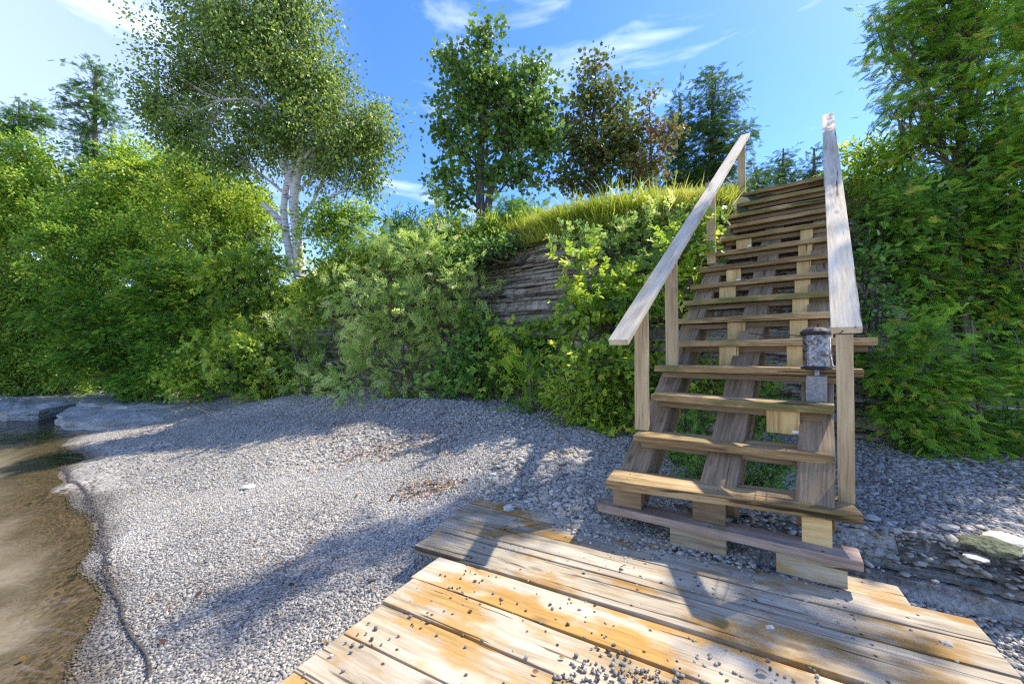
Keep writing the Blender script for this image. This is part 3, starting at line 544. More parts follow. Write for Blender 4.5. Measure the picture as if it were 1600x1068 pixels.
# pebbles strewn on the deck
def deck_pebbles():
    rg = np.random.default_rng(31); P = []
    a = rg.uniform(-1.25, .78, 34000); b = rg.uniform(.6, 2.3, 34000)
    d = vnoise(np.stack([a, b, 0 * a], 1), 3.2)
    prob = .007 + .03 * (d > .1) + 1.0 * np.clip((1.47 - b + .22 * d - .5 * np.abs(a + .15)) / .38, 0, 1) ** 1.1 * (a > -1.05)
    k = rg.random(len(a)) < prob; a, b = a[k], b[k]
    # heap of shingle spilling over the back left boards
    a2 = rg.uniform(-1.35, .1, 2600); b2 = 2.5 - np.abs(rg.normal(0, .12, 2600)) * np.clip((a2 + 1.5) * 1.4, 0, 1)
    a = np.concatenate([a, a2]); b = np.concatenate([b, b2])
    sz = .007 + .007 * rg.random(len(a)) ** 2; sz[-2600:] *= 1.7
    xy = a[:, None] * DA + b[:, None] * DB; P = np.concatenate([xy, (.0 + sz * .3)[:, None]], 1)
    t = np.clip(rg.normal(.36, .2, len(a)), 0, 1); t[-2600:] = np.clip(rg.normal(.6, .2, 2600), 0, 1)
    tag(stones('deck_pebbles', P, sz * 1.5, t, seed=5, flat=.6), kind='stuff')
deck_pebbles()
def flat_stone(u, v, z, size, tint, label, seed, flat=.3, rot=0, mat=None, cat='stone'):
    tv, tf = stone_tpl(seed, flat, 2); rgk = np.random.default_rng(seed); p = onz(u, v, z); me = np_mesh('flat_stone', tv * size, [tf], np.full(len(tv), tint), False)
    o = link('flat_stone', me, mat or M_STONE, None, Matrix.Translation(Vector((p[0], p[1], p[2] + size * flat * .35))) @ Matrix.Rotation(rot, 4, 'Z') @ Matrix.Rotation(rgk.uniform(-.15, .15), 4, 'X'))
    tag(o, label, cat, 'larger loose stones')
M_GREENST = rock_mat('green_stone', [(0.05, 0.06, 0.03), (0.11, 0.125, 0.06), (0.16, 0.17, 0.09), (0.22, 0.22, 0.14)], .4, 8)
flat_stone(795, 798, 0.0, .085, .95, 'pale squarish stone on the back left corner of the deck', 201, .6, .6)
flat_stone(863, 771, .05, .075, 1.0, 'whitish stone in the shingle behind the pale one on the deck corner', 202, .45, 1)
flat_stone(388, 762, -.2, .12, .98, 'flat whitish stone alone in the middle of the beach', 203, .25, 0)
flat_stone(372, 710, -.2, .11, .9, 'small pale flat stone on the beach nearest the shore rocks', 204, .25, .4)
flat_stone(1568, 846, .0, .20, .92, 'large smooth pale blue grey stone at the right edge on the ledge', 205, .22, -.3)
flat_stone(1548, 858, .0, .24, .4, 'long greenish stone lying against the pale one on the ledge', 206, .25, -.45, M_GREENST)
flat_stone(1482, 826, .0, .13, .85, 'smooth grey stone left of the greenish one on the ledge', 207, .25, .3)
flat_stone(1525, 872, -.03, .10, .95, 'pale flat stone below the greenish one at the ledge rim', 208, .2, -.2)
flat_stone(1362, 812, .0, .09, .97, 'pale rounded stone just right of the second step', 209, .4, .2)
flat_stone(1480, 1013 - 5, 0.0, .04, .5, 'grey blue pebble alone on the right half of the deck', 210, .4, -.2)
flat_stone(1203, 984, 0.0, .035, .95, 'small pink white stone in the open joint of the deck', 211, .6, .2)
flat_stone(870, 790, .03, .06, .9, 'pale stone at the rim of the shingle spill by the deck', 212, .5, .2)

# ------------------------------------------------------------------ boards
def board_mesh(name, Lx, Wy, Tz, seed=0, bev=.004, warp=.002, worn=0.0):
    rg = np.random.default_rng(seed); bm = bmesh.new(); bmesh.ops.create_cube(bm, size=1)
    for v in bm.verts: v.co = (v.co.x * Lx, v.co.y * Wy, v.co.z * Tz)
    bmesh.ops.bevel(bm, geom=list(bm.edges), offset=min(bev, Tz * .3), segments=2, profile=.6, affect='EDGES')
    ns = max(3, int(Lx / .06))
    for k in range(1, ns):
        x = -Lx / 2 + Lx * k / ns
        bmesh.ops.bisect_plane(bm, geom=list(bm.verts) + list(bm.edges) + list(bm.faces), plane_co=(x, 0, 0), plane_no=(1, 0, 0))
    ph = rg.uniform(0, 100)
    V = np.array([v.co[:] for v in bm.verts]); Q = V + ph
    d1 = vnoise(np.stack([Q[:, 0], 0 * Q[:, 0] + ph, 0 * Q[:, 0]], 1), 1.6) * warp * 2
    d2 = vnoise(np.stack([Q[:, 0], np.sign(V[:, 1]) * 9 + ph, 0 * Q[:, 0] + 5], 1), 9) * (warp * .8 + worn)
    for v, a, b in zip(bm.verts, d1, d2):
        v.co.z += a; v.co.y += b * (1 if v.co.y > 0 else -1) * .8 + a * .6
    me = bpy.data.meshes.new(name); bm.to_mesh(me); bm.free()
    for p in me.polygons: p.use_smooth = False
    return me
def frame(origin, xdir, zup=(0, 0, 1)):
    x = Vector(xdir).normalized(); z = Vector(zup); y = z.cross(x).normalized(); z = x.cross(y)
    M = Matrix((x, y, z)).transposed().to_4x4(); M.translation = Vector(origin); return M
def d3(a, b, z): return Vector((a * DA[0] + b * DB[0], a * DA[1] + b * DB[1], z))

# ------------------------------------------------------------------ the deck
deck = empty('wooden_deck', d3(-.2, 1.5, -.2), 'weathered plank deck with ochre stained boards at the foot of the steps', 'deck')
bl = [(-.60, -.40, -1.27, .82, 0), (-.39, -.19, -1.27, .8, 1), (-.18, .02, -1.27, .81, 0), (.03, .226, -1.27, .81, 1), (.234, .43, -1.27, .8, 0), (.438, .635, -1.272, .80, 1),
      (.643, .836, -1.28, .80, 0), (.844, 1.036, -1.295, .80, 1), (1.045, 1.236, -1.298, .81, 0), (1.245, 1.436, -1.31, .80, 0), (1.446, 1.655, -1.335, .82, 1),
      (1.672, 1.872, -1.52, .80, 2), (1.886, 1.936, -1.56, .81, 2), (1.944, 2.098, -1.57, .82, 2), (2.108, 2.275, -1.60, .83, 2), (2.285, 2.42, -1.61, -.28, 2)]
for k, (b0, b1, a0, a1, t) in enumerate(bl):
    me = board_mesh('board', a1 - a0, b1 - b0, .038, 40 + k, .005, .0022, .0012)
    z = -.019 + (.006 if b0 > 1.66 else 0) + random.Random(k).uniform(-.002, .002)
    if k == 11: z += .004
    mt = [M_DECK, M_DECKW, M_DECKB][t]
    tw = random.Random(k + 5).uniform(-.003, .003)
    link('board', me, mt, deck, frame(d3((a0 + a1) / 2, (b0 + b1) / 2, z), (math.cos(.5 + tw), -math.sin(.5 + tw), 0)))
# short ends of the last board behind the step blocks
for (a0, a1) in [(.47, .84)]:
    pass
for k, a in enumerate((-1.1, -.3, .6)):
    me = board_mesh('joist', 2.9, .04, .14, 70 + k)
    link('joist', me, M_BEAM, deck, frame(d3(a, .95, -.113), (DB[0], DB[1], 0)))
me = board_mesh('skirt', 2.1, .038, .14, 75); link('fascia', me, M_BEAM, deck, frame(d3(-.23, 2.35, -.115), (DA[0], DA[1], 0)))
me = board_mesh('beam', .26, .20, .12, 77, .01, .003, .004)
tag(link('timber_offcut', me, M_DECK, None, frame(onz(1362, 928, -.03) + np.array([0, .02, -.05]), (DA[0], DA[1], 0))), 'short ochre stained timber lying at the deck edge beside the lowest step block', 'timber')

# ------------------------------------------------------------------ the steps
YAW = .681; SA = Vector((math.cos(YAW), -math.sin(YAW), 0)); SR = Vector((math.sin(YAW), math.cos(YAW), 0)); RISE = .2; RUN = .277
P0 = Vector((.869, 1.864, .127))
def SP(n, a, r, z=0): return P0 + SR * (RUN * n) + Vector((0, 0, RISE * n)) + SA * a + SR * r + Vector((0, 0, z))   # n counts from 0
steps = empty('wooden_stairs', Vector((1.1, 2.3, 0)), 'steep open wooden staircase with two handrails climbing the rock bank', 'stairs')
dz = [0, 0, 0, .03, .027, .02, .02, .01, .0, .01, .02, .035, .05, .05, .065, .09]
lo = [0, 0, 0, -.523, -.594, -.502, -.574, -.61, -.619, -.598, -.50, -.50, -.47, -.6, -.584, -.43]
hi = [0, 0, 0, .492, .63, .71, .50, .55, .55, .55, .55, .55, .55, .55, .55, .55]
TW, TT = .235, .048
for n in range(16):
    if n < 3:
        uvz = [((933.5, 785), (1350, 878), .15), ((947, 748), (1350, 804), .325), ((989, 678.5), (1305, 711.5), .525)][n]
        a = Vector(onz(*uvz[0], uvz[2])); b = Vector(onz(*uvz[1], uvz[2]))
    else:
        a = SP(n, lo[n], 0, dz[n]); b = SP(n, hi[n], 0, dz[n])
    if n == 15: a += Vector((0, 0, .0)); 
    x = (b - a); ln = x.length; x.normalize(); back = Vector((-x.y, x.x, 0))
    w = [.15, .25, .24][n] if n < 3 else TW
    c = (a + b) / 2 + back * (w / 2) - Vector((0, 0, TT / 2))
    me = board_mesh('tread', ln, w, TT if n else .045, 200 + n, .006, .003, .004 if n < 7 else .002)
    link('tread', me, M_TREADR if n == 0 else M_TREAD, steps, frame(c, x))
    if n > 1:
        me = board_mesh('tread_support', ln * .93, w * .75, .042, 230 + n, .004, .002)
        link('tread_support', me, M_BEAM, steps, frame(c + back * .035 - Vector((0, 0, TT / 2 + .0235)), x))
sd = (SR * RUN + Vector((0, 0, RISE))).normalized(); sn = SA.cross(sd).normalized()
for k, (a0, a1, s0) in enumerate([(-.575, -.41, .62), (-.11, .07, .66), (.335, .49, .74)]):
    # timber runs along the slope under the treads
    p = SP(0, (a0 + a1) / 2, .07, -.075); q = SP(15, (a0 + a1) / 2, .07, -.05); q = q - sd * .35
    p = p + sd * s0 * .6
    th = .19; mid = (p + q) / 2 - sn * (th / 2)
    M = Matrix((sd, SA.cross(sd).cross(sd).normalized() * -1, sn)).transposed().to_4x4()
    M = frame(mid, sd, sn); me = board_mesh('stringer', (q - p).length, a1 - a0, th, 300 + k, .01, .004, .003)
    link('stringer', me, M_BEAM, steps, M)
# upright blocks under the two lowest treads
def block(name, uv0, uv1, z, h, th, mat, seed, back=.0):
    a = Vector(onz(*uv0, z)); b = Vector(onz(*uv1, z)); x = b - a; ln = x.length; x.normalize(); bk = Vector((-x.y, x.x, 0))
    me = board_mesh(name, ln, th, h, seed, .004, .0015, .002)
    return link(name, me, mat, steps, frame((a + b) / 2 + bk * (th / 2 + back) + Vector((0, 0, h / 2)), x))
block('support_block', (1047, 852), (1135, 872), .002, .115, .09, M_DECK, 320)
block('support_block', (1213, 893), (1325, 921), .002, .115, .09, M_DECK, 321)
def block2(u0, u1, n, dzb, dzt, mat, seed, th=.09):
    """vertical block between tread n and tread n+1, spanning photo columns u0..u1"""
    zt = [.15, .325, .525][n + 1] - TT
    return zt
for (u0, v0, u1, v1, zb, zt, th, mt, sd_) in [(958, 788, 1002, 796, .15, .278, .12, M_BEAM, 330), (1082, 812, 1134, 822, .15, .278, .12, M_BEAM, 331), (1253, 851, 1301, 862, .13, .278, .05, M_NEW, 332), (952, 806, 986, 812, .0, .105, .10, M_BEAM, 333)]:
    block('support_block', (u0, v0), (u1, v1), zb if zb else .02, zt - zb, th, mt, sd_)
# new pale blocks nailed under the treads, each with a white bracket
def cleat(n, a0, a1, h=None):
    """under tread n (0 based)"""
    zt = SP(n, 0, 0, dz[n]).z - TT - .001; h = h or .15
    r = .03
    c = SP(n, (a0 + a1) / 2, r + .02, 0); c.z = zt - h / 2
    me = board_mesh('cleat', h, a1 - a0, .04, 400 + n + int(a0 * 50), .003, .001)
    M = Matrix((Vector((0, 0, 1)), SA, Vector((0, 0, 1)).cross(SA))).transposed().to_4x4(); M.translation = c
    o = link('cleat', me, M_NEW, steps, M)
    bme = board_mesh('bracket', .035, .004, .018, 1, .001, 0)
    link('bracket', bme, M_WHITE, o, Matrix.Translation(SA * ((a1 - a0) / 2 - .02) - SR * .0225 + Vector((0, 0, -h / 2 + .018))) @ Matrix.Translation(c) @ Matrix.Rotation(-YAW, 4, 'Z'))
M_WHITE = plain_mat('zinc_bracket', (0.62, 0.65, 0.68), .4, .3)
cleat(3, .17, .335, .135)
cleat(5, -.20, -.065, .145)
for n in range(5, 12): cleat(n, .235, .345, .165)
cleat(6, -.19, -.06, .14); cleat(8, -.36, -.22, .14); cleat(9, -.35, -.22, .13); cleat(11, -.35, -.2, .1)
# posts and handrails
def post(base, top, seed, w=.089, t=.038):
    h = (top - base).length; me = board_mesh('post', h, w, t, seed, .003, .0015)
    x = (top - base).normalized(); M = Matrix((x, SA, x.cross(SA).normalized())).transposed().to_4x4(); M.translation = (base + top) / 2
    return link('post', me, M_POST, steps, M)
lr0 = Vector(at(966, 535, 2.35)); lr1 = Vector(at(1164.5, 211.5, 5.7))
rr0 = Vector(at(1322.5, 516, 1.93)); rr1 = Vector(at(1293, 180, 5.3))
def rail(a, b, seed, w=.118):
    x = (b - a); me = board_mesh('handrail', x.length, w, .038, seed, .003, .0008)
    up = SA.cross(x.normalized()).normalized(); M = frame((a + b) / 2, x, up); link('handrail', me, M_RAIL, steps, M)
rail(lr0, lr1, 500); rail(rr0, rr1, 501)
def railz(a, b, p, hor):
    t = ((Vector((p[0], p[1], 0)) - Vector((a.x, a.y, 0))).dot(SR)) / ((b - a).dot(SR)); q = a + (b - a) * t; return q.z
for k, (n, a, r, zb) in enumerate([(2, -.53, .13, 0.0), (4, -.495, .12, 0.0), (10, -.55, .05, -.1), (15, -.455, .03, -.05)]):
    b = SP(n, a, r, zb); t = railz(lr0, lr1, b, 0); post(b, Vector((b.x, b.y, t - .022)), 510 + k)
b = Vector(onz(1321, 783, .325)); post(b, Vector((rr0.x + .02, rr0.y + .03, rr0.z - .018)), 520, .066, .034)
b = SP(9, .515, .05, -.2); post(b, Vector((b.x, b.y, railz(rr0, rr1, b, 0) - .03)), 521)
b = SP(15, .47, .02, -.2); post(b, Vector((b.x, b.y, railz(rr0, rr1, b, 0) - .03)), 522)

# ------------------------------------------------------------------ block, canister, cord on the fourth step
M_CONC = plain_mat('concrete', (0.20, 0.195, 0.19), .9, spot=(0.36, 0.35, 0.34), spot_pos=(.4, .65), scale=70)
M_GALV = plain_mat('galvanised', (0.11, 0.075, 0.06), .38, .75, spot=(0.30, 0.33, 0.42), spot_pos=(.42, .60), scale=42)
M_DARKM = plain_mat('dark_metal', (0.035, 0.03, 0.03), .55, .5)
M_CORD = plain_mat('cord', (0.55, 0.52, 0.46), .8)
M_CABLE = plain_mat('cable', (0.015, 0.015, 0.015), .5)
t4z = SP(3, 0, 0, dz[3]).z
cb = Vector(onz(1276, 628, t4z)); cb += SR * .045
blk = board_mesh('concrete_block', .155, .10, .09, 600, .008, .001, .002)
M = Matrix((Vector((0, 0, 1)), SA, Vector((0, 0, 1)).cross(SA))).transposed().to_4x4(); M.translation = cb + Vector((0, 0, .0775 + .001))
tag(link('concrete_block', blk, M_CONC, None, M), 'grey concrete block standing upright on the fourth step under the metal canister', 'block')
def lathe(name, prof, seg=32, wob=0):
    prof = np.array(prof); an = np.linspace(0, 2 * np.pi, seg, endpoint=False)
    V = np.stack([prof[:, 0:1] * np.cos(an) * (1 + wob * np.cos(an * 8)), prof[:, 0:1] * np.sin(an) * (1 + wob * np.cos(an * 8)), np.broadcast_to(prof[:, 1:2], (len(prof), seg))], 2).reshape(-1, 3)
    i = np.arange(len(prof) - 1)[:, None] * seg; j = np.arange(seg)[None]; j2 = (j + 1) % seg
    return np_mesh(name, V, [np.stack([i + j, i + j2, i + seg + j2, i + seg + j], 2).reshape(-1, 4)], None, False)
cz = cb + Vector((0, 0, .157))
can = empty('metal_canister', cz, 'rusty galvanised metal cylinder with dark rims standing on the concrete block', 'canister')
T_ = lambda z: Matrix.Translation(cz + Vector((0, 0, z)))
link('stem', lathe('stem', [(0, 0), (.017, 0), (.017, .05), (0, .05)]), M_GALV, can, T_(0))
link('base_rim', lathe('base_rim', [(0, .042), (.04, .035), (.076, .040), (.079, .047), (.076, .052), (.05, .054), (0, .054)]), M_DARKM, can, T_(0))
link('body', lathe('body', [(0, .054), (.064, .054), (.066, .06), (.0665, .15), (.066, .262), (.063, .268), (0, .268)]), M_GALV, can, T_(0))
link('cap', lathe('cap', [(.072, .245), (.078, .255), (.074, .268), (.06, .282), (.03, .292), (0, .294)], 32, .035), M_DARKM, can, T_(0))
link('handle', tubes_mesh('handle', [([(.066 * math.cos(t), .02, .10 + .10 * math.sin(t) + .1) for t in np.linspace(-.6, .6, 8)], .003, 5)]), M_DARKM, can, T_(0))
pc = Vector(onz(1321, 783, .325)); pz = cb.z + .15
loop = []
for (a, r) in [(-.035, -.019), (.035, -.019), (.035, .019), (-.035, .019), (-.035, -.019)]:
    loop.append(tuple(Vector((pc.x, pc.y, 0)) + SA * a + SR * r + Vector((.011, .016, .985 + .01 * a))))
ends = [loop[-1], tuple(cz + SA * .07 + Vector((0, 0, .13)))]
tag(link('cord', tubes_mesh('cord', [(loop, .0022, 6), (ends, .0022, 6), ([tuple(cz + SA * .068 + Vector((0, 0, .24))), tuple(Vector((pc.x, pc.y, 1.05)) - SA * .045)], .0022, 6)]), M_CORD), 'thin white cord tying the metal canister to the right post', 'cord')
cab = [at(1290, 524, 2.5), at(1262, 526, 2.6), at(1235, 523, 2.75), at(1205, 525, 2.85), at(1170, 520, 3.0)]
tag(link('cable', tubes_mesh('cable', [(cab, .004, 6)]), M_CABLE), 'thin black cable drooping behind the metal canister', 'cable')

# ------------------------------------------------------------------ plants
def leaf_tpl(kind):
    if kind == 'lance':    # long narrow leaf
        V = [(0, 0, 0), (.3, .11, .03), (.7, .09, .02), (1, 0, -.06), (.7, -.09, .02), (.3, -.11, .03), (.5, 0, 0)]
        return np.array(V, float), [np.array([(0, 6, 1), (1, 6, 2), (2, 6, 3), (3, 6, 4), (4, 6, 5), (5, 6, 0)])]
    if kind == 'oval':
        V = [(0, 0, 0), (.28, .30, .07), (.68, .26, .04), (1, 0, -.08), (.68, -.26, .04), (.28, -.30, .07), (.5, 0, -.02)]
        return np.array(V, float), [np.array([(0, 6, 1), (1, 6, 2), (2, 6, 3), (3, 6, 4), (4, 6, 5), (5, 6, 0)])]
    if kind == 'lobed':    # maple or vine leaf
        V = [(0, 0, 0), (.12, .42, .03), (.38, .30, .05), (.55, .52, -.03), (.66, .2, .04), (1, 0, -.08), (.66, -.2, .04), (.55, -.52, -.03), (.38, -.30, .05), (.12, -.42, .03), (.4, 0, -.02)]
        return np.array(V, float), [np.array([(i, 10, (i + 1) % 10) for i in range(10)])]
    if kind == 'small':
        V = [(0, 0, 0), (.45, .33, .06), (1, 0, -.05), (.45, -.33, .06)]
        return np.array(V, float), [np.array([(0, 2, 1), (0, 3, 2)])]
    if kind == 'spray':    # flat fan of scale leaves
        V, Fc = [], []; rg = random.Random(3)
        def strip(x, y, a, l, w, z=0):
            c, s = math.cos(a), math.sin(a); i = len(V)
            for (p, q, zz) in [(0, -.3, 0), (.45, -.55, 0.01), (1, 0, -.02), (.45, .55, .01), (0, .3, 0)]:
                V.append((x + c * p * l - s * q * w, y + s * p * l + c * q * w, z + zz))
            Fc.append((i, i + 1, i + 2)); Fc.append((i, i + 2, i + 3)); Fc.append((i, i + 3, i + 4))
        strip(0, 0, 0, 1, .04)
        for k in range(6):
            x = .12 + .14 * k; l = (.52 - .07 * k)
            for sgn in (1, -1):
                a = sgn * (.75 - .04 * k); xx = x + (.05 if sgn > 0 else 0); zt = -.03 * k * .5
                strip(xx, 0, a, l, .042, zt)
                strip(xx + math.cos(a) * l * .4, math.sin(a) * l * .4, a - sgn * .7, l * .5, .042, zt - .01)
                if k < 3: strip(xx + math.cos(a) * l * .35, math.sin(a) * l * .35, a + sgn * .6, l * .42, .042, zt - .01)
        return np.array(V, float), [np.array(Fc)]
    if kind == 'shoot':    # stem with oval leaves in pairs
        V, Fc = [], []; lv, lf = leaf_tpl('oval'); rg = np.random.default_rng(6)
        for k in range(9):
            a = (k % 2 * 2 - 1) * rg.uniform(.6, 1.3) if k < 8 else 0; x = .08 + .095 * (k // 2 * 2 + .6 * (k % 2)); l = .36 * (1 - .03 * k); c, s = math.cos(a), math.sin(a); e = rg.uniform(-.5, .5)
            Rm = np.array([[c, -s, 0], [s, c, 0], [0, 0, 1]]) @ np.array([[math.cos(e), 0, -math.sin(e)], [0, 1, 0], [math.sin(e), 0, math.cos(e)]])
            o = len(V); V += list((lv * l) @ Rm.T + [x, 0, 0]); Fc += list(lf[0] + o)
        return np.array(V), [np.array(Fc)]
    if kind == 'twig':    # leafy shoot of narrow leaves
        V, Fc = [], []; lv, lf = leaf_tpl('lance'); rg = np.random.default_rng(2)
        for k in range(13):
            a = (k % 2 * 2 - 1) * rg.uniform(.5, 1.0); x = .02 + .065 * k; l = .40 * (1 - .03 * k); c, s = math.cos(a), math.sin(a); e = rg.uniform(-.3, .5)
            Rm = np.array([[c, -s, 0], [s, c, 0], [0, 0, 1]]) @ np.array([[math.cos(e), 0, -math.sin(e)], [0, 1, 0], [math.sin(e), 0, math.cos(e)]])
            o = len(V); V += list((lv * l) @ Rm.T + [x, 0, 0]); Fc += list(lf[0] + o)
        return np.array(V), [np.array(Fc)]
TPL = {k: leaf_tpl(k) for k in ('lance', 'oval', 'lobed', 'small', 'spray', 'twig', 'shoot')}
YG = leaf_mat('leaf_yellow_green', [(0.067, 0.141, 0.018), (0.168, 0.326, 0.031), (0.336, 0.522, 0.048), (0.605, 0.62, 0.076)], .42)
MG = leaf_mat('leaf_mid_green', [(0.064, 0.126, 0.017), (0.16, 0.276, 0.03), (0.319, 0.474, 0.044), (0.569, 0.62, 0.077)], .38)
DG = leaf_mat('leaf_dark_green', [(0.042, 0.097, 0.022), (0.084, 0.187, 0.03), (0.154, 0.312, 0.049), (0.267, 0.425, 0.067)], .3)
BIRCHL = leaf_mat('leaf_birch', [(0.057, 0.101, 0.02), (0.133, 0.221, 0.034), (0.237, 0.339, 0.05), (0.343, 0.422, 0.078)], .38)
WILL = leaf_mat('leaf_willow', [(0.121, 0.199, 0.043), (0.29, 0.421, 0.085), (0.484, 0.62, 0.146), (0.62, 0.62, 0.242)], .35)
OAKL = leaf_mat('leaf_oak', [(0.055, 0.112, 0.024), (0.105, 0.201, 0.034), (0.178, 0.3, 0.049), (0.3, 0.402, 0.056)], .3, .38)
MAPL = leaf_mat('leaf_maple', [(0.055, 0.091, 0.022), (0.116, 0.171, 0.034), (0.207, 0.244, 0.049), (0.293, 0.183, 0.073)], .3)
REDL = leaf_mat('leaf_red', [(0.153, 0.05, 0.032), (0.204, 0.15, 0.045), (0.17, 0.225, 0.045), (0.272, 0.3, 0.072)], .3)
CEDL = leaf_mat('leaf_cedar', [(0.055, 0.141, 0.02), (0.137, 0.295, 0.032), (0.26, 0.47, 0.044), (0.41, 0.617, 0.061), (0.62, 0.443, 0.073)], .38, pos=[0, .33, .66, .92, 1])
CEDD = leaf_mat('leaf_cedar_dark', [(0.03, 0.081, 0.025), (0.072, 0.162, 0.041), (0.128, 0.238, 0.055), (0.229, 0.333, 0.073)], .25)
GRASS = leaf_mat('grass_blade', [(0.135, 0.189, 0.018), (0.27, 0.351, 0.027), (0.432, 0.486, 0.049), (0.567, 0.486, 0.146)], .4)

LAREA = dict(small=.33, oval=.38, lobed=.5, lance=.14, spray=.16, shoot=.36, twig=.42)
def blob_clusters(rg, blobs, per_area, shell=.55):
    C = []
    for (c, r) in blobs:
        n = max(3, int(per_area * math.pi * r[0] * r[2]))
        q = rg.normal(size=(n, 3)); q /= np.linalg.norm(q, axis=1)[:, None]; rad = shell + (1.28 - shell) * rg.random(n) ** 1.2
        rad[rg.random(n) < .18] *= .5
        C.append(c + q * rad[:, None] * r)
    return np.concatenate(C)
def foliage(name, blobs, leaf, size, dens, per, sig, rg, up=.5, droop=0, tb=.5, ts=.22, shell=.55, outward=0.5, coh=0):
    C = blob_clusters(rg, blobs, dens / (LAREA[leaf] * size * size * 1.05) / per, shell); nC = len(C)
    cen = np.average([b[0] for b in blobs], axis=0)
    per_ = rg.poisson(per, nC); idx = np.repeat(np.arange(nC), per_); n = len(idx)
    off = rg.normal(size=(n, 3)) * sig * [1, 1, .75]
    if droop: off[:, 2] -= np.abs(rg.normal(size=n)) * droop
    P = C[idx] + off
    tv, tf = TPL[leaf]
    near = np.array([b[0] for b in blobs])
    j = np.argmin(((C[:, None] - near[None]) ** 2).sum(2), 1); dirc = C - near[j]; dirc /= np.linalg.norm(dirc, axis=1)[:, None] + 1e-6
    D = rg.normal(size=(n, 3)) + dirc[idx] * outward * 2 + off / (sig + 1e-6) * .4
    D[:, 2] -= droop * 4
    N = rg.normal(size=(n, 3)) * (1 - up) + np.array([0, 0, 1]) * up * 1.5 + dirc[idx] * .35
    if coh:
        cd = dirc + rg.normal(size=(nC, 3)) * .45; cd[:, 2] = cd[:, 2] * .5 - .22; cd /= np.linalg.norm(cd, axis=1)[:, None]
        side = np.cross(cd, [0, 0, 1.0]); side /= np.linalg.norm(side, axis=1)[:, None] + 1e-6; nn = np.cross(side, cd)
        al = rg.normal(size=n) * sig * 1.5; sd_ = rg.normal(size=n) * sig * .9; vv = rg.normal(size=n) * sig * .28
        P = C[idx] + cd[idx] * al[:, None] + side[idx] * sd_[:, None] + nn[idx] * vv[:, None] - np.array([0, 0, 1.0]) * (np.abs(sd_) * .35)[:, None]
        D = cd[idx] + side[idx] * (np.sign(sd_) * .55)[:, None] + rg.normal(size=(n, 3)) * .28; N = nn[idx] + rg.normal(size=(n, 3)) * .35
    Rm = frames(D, N)
    S = size * rg.uniform(.65, 1.3, n)
    ct = rg.normal(0, ts * .6, nC)
    T = np.clip(tb + ct[idx] + rg.normal(0, ts * .8, n), 0, .97)
    return scatter(name, tv, tf, P, Rm, S, T), C
def limb(a, b, rg, k=7, sag=.1):
    a = np.asarray(a, float); b = np.asarray(b, float); t = np.linspace(0, 1, k)[:, None]; L_ = np.linalg.norm(b - a)
    w = np.sin(t * np.pi) * rg.normal(size=3) * sag * L_ * .5 + np.sin(t * 2 * np.pi) * rg.normal(size=3) * sag * L_ * .3
    w[:, 2] -= np.sin(t[:, 0] * np.pi) * sag * L_ * .3
    return a + (b - a) * t + w
def wblobs(px, d, thick=1.0):
    """list of (u, v, ru, rv[, dd]) survey outlines -> world ellipsoids at depth d"""
    out = []
    for b in px:
        dd = d + (b[4] if len(b) > 4 else 0); rx = b[2] * dd / F; rz = b[3] * dd / F
        out.append((at(b[0], b[1], dd), np.array([rx, max(.12, (rx + rz) / 2 * thick), rz])))
    return out
def plant(name, label, cat, px, d, leaf, size, dens, per, sig, lm, bark, base=None, trunk=None, tr=.05, seed=0, group=None, twigs=.5, tw_r=.006, **kw):
    """trunk: list of (u, v[, dd]) survey points from the ground up"""
    rg = np.random.default_rng(seed + 1000); B = wblobs(px, d, kw.pop('thick', 1.0))
    extra = kw.pop('extra', [])
    if base is None:
        c = np.mean([b[0] for b in B], axis=0); low = min(b[0][2] - b[1][2] for b in B); base = (c[0], c[1], low)
    base = np.array(base, float)
    root = empty(name, Vector(base), label, cat, group)
    me, C = foliage('crown', B, leaf, size, dens, per, sig, rg, **kw)
    if trunk: tp = np.array([at(q[0], q[1], d + (q[2] if len(q) > 2 else 0)) for q in trunk]); tp[0] = base if trunk[0] is None else tp[0]
    else:
        hi_ = max(B, key=lambda b: b[0][2])[0]; tp = limb(base, hi_, rg, 9, .08)
    tp = resample(tp, 14); n = len(tp)
    main = [(tp, np.linspace(tr, tr * .3, n), 8)]
    tubes = []
    for (c, r) in B:
        k = int(np.clip(np.argmin(np.linalg.norm(tp - c, axis=1)) - rg.integers(1, 4), 1, n - 2)); rr = tr * .42 * (1 - k / n * .5)
        l_ = limb(tp[k], c, rg, 8, .12); tubes.append((l_, np.linspace(rr, rr * .35, 8), 5))
        near = np.linalg.norm((C - c) / r, axis=1) < 1.15; Ci = C[near]
        m_ = int(len(Ci) * twigs); 
        if m_ > 60: m_ = 60
        for q in Ci[rg.permutation(len(Ci))[:m_]]:
            s = l_[rg.integers(3, 8)]; tubes.append((limb(s, q, rg, 5, .15), np.linspace(tw_r * 1.6, tw_r * .5, 5), 4))
    link('trunk', tubes_mesh('trunk', main + [(resample(np.array([at(q[0], q[1], d) for q in e[0]]), 10), np.linspace(e[1], e[2], 10), 8) for e in extra]), bark, root)
    if tubes: link('branches', tubes_mesh('branches', tubes), bark, root)
    link('crown', me, lm, root)
    return root

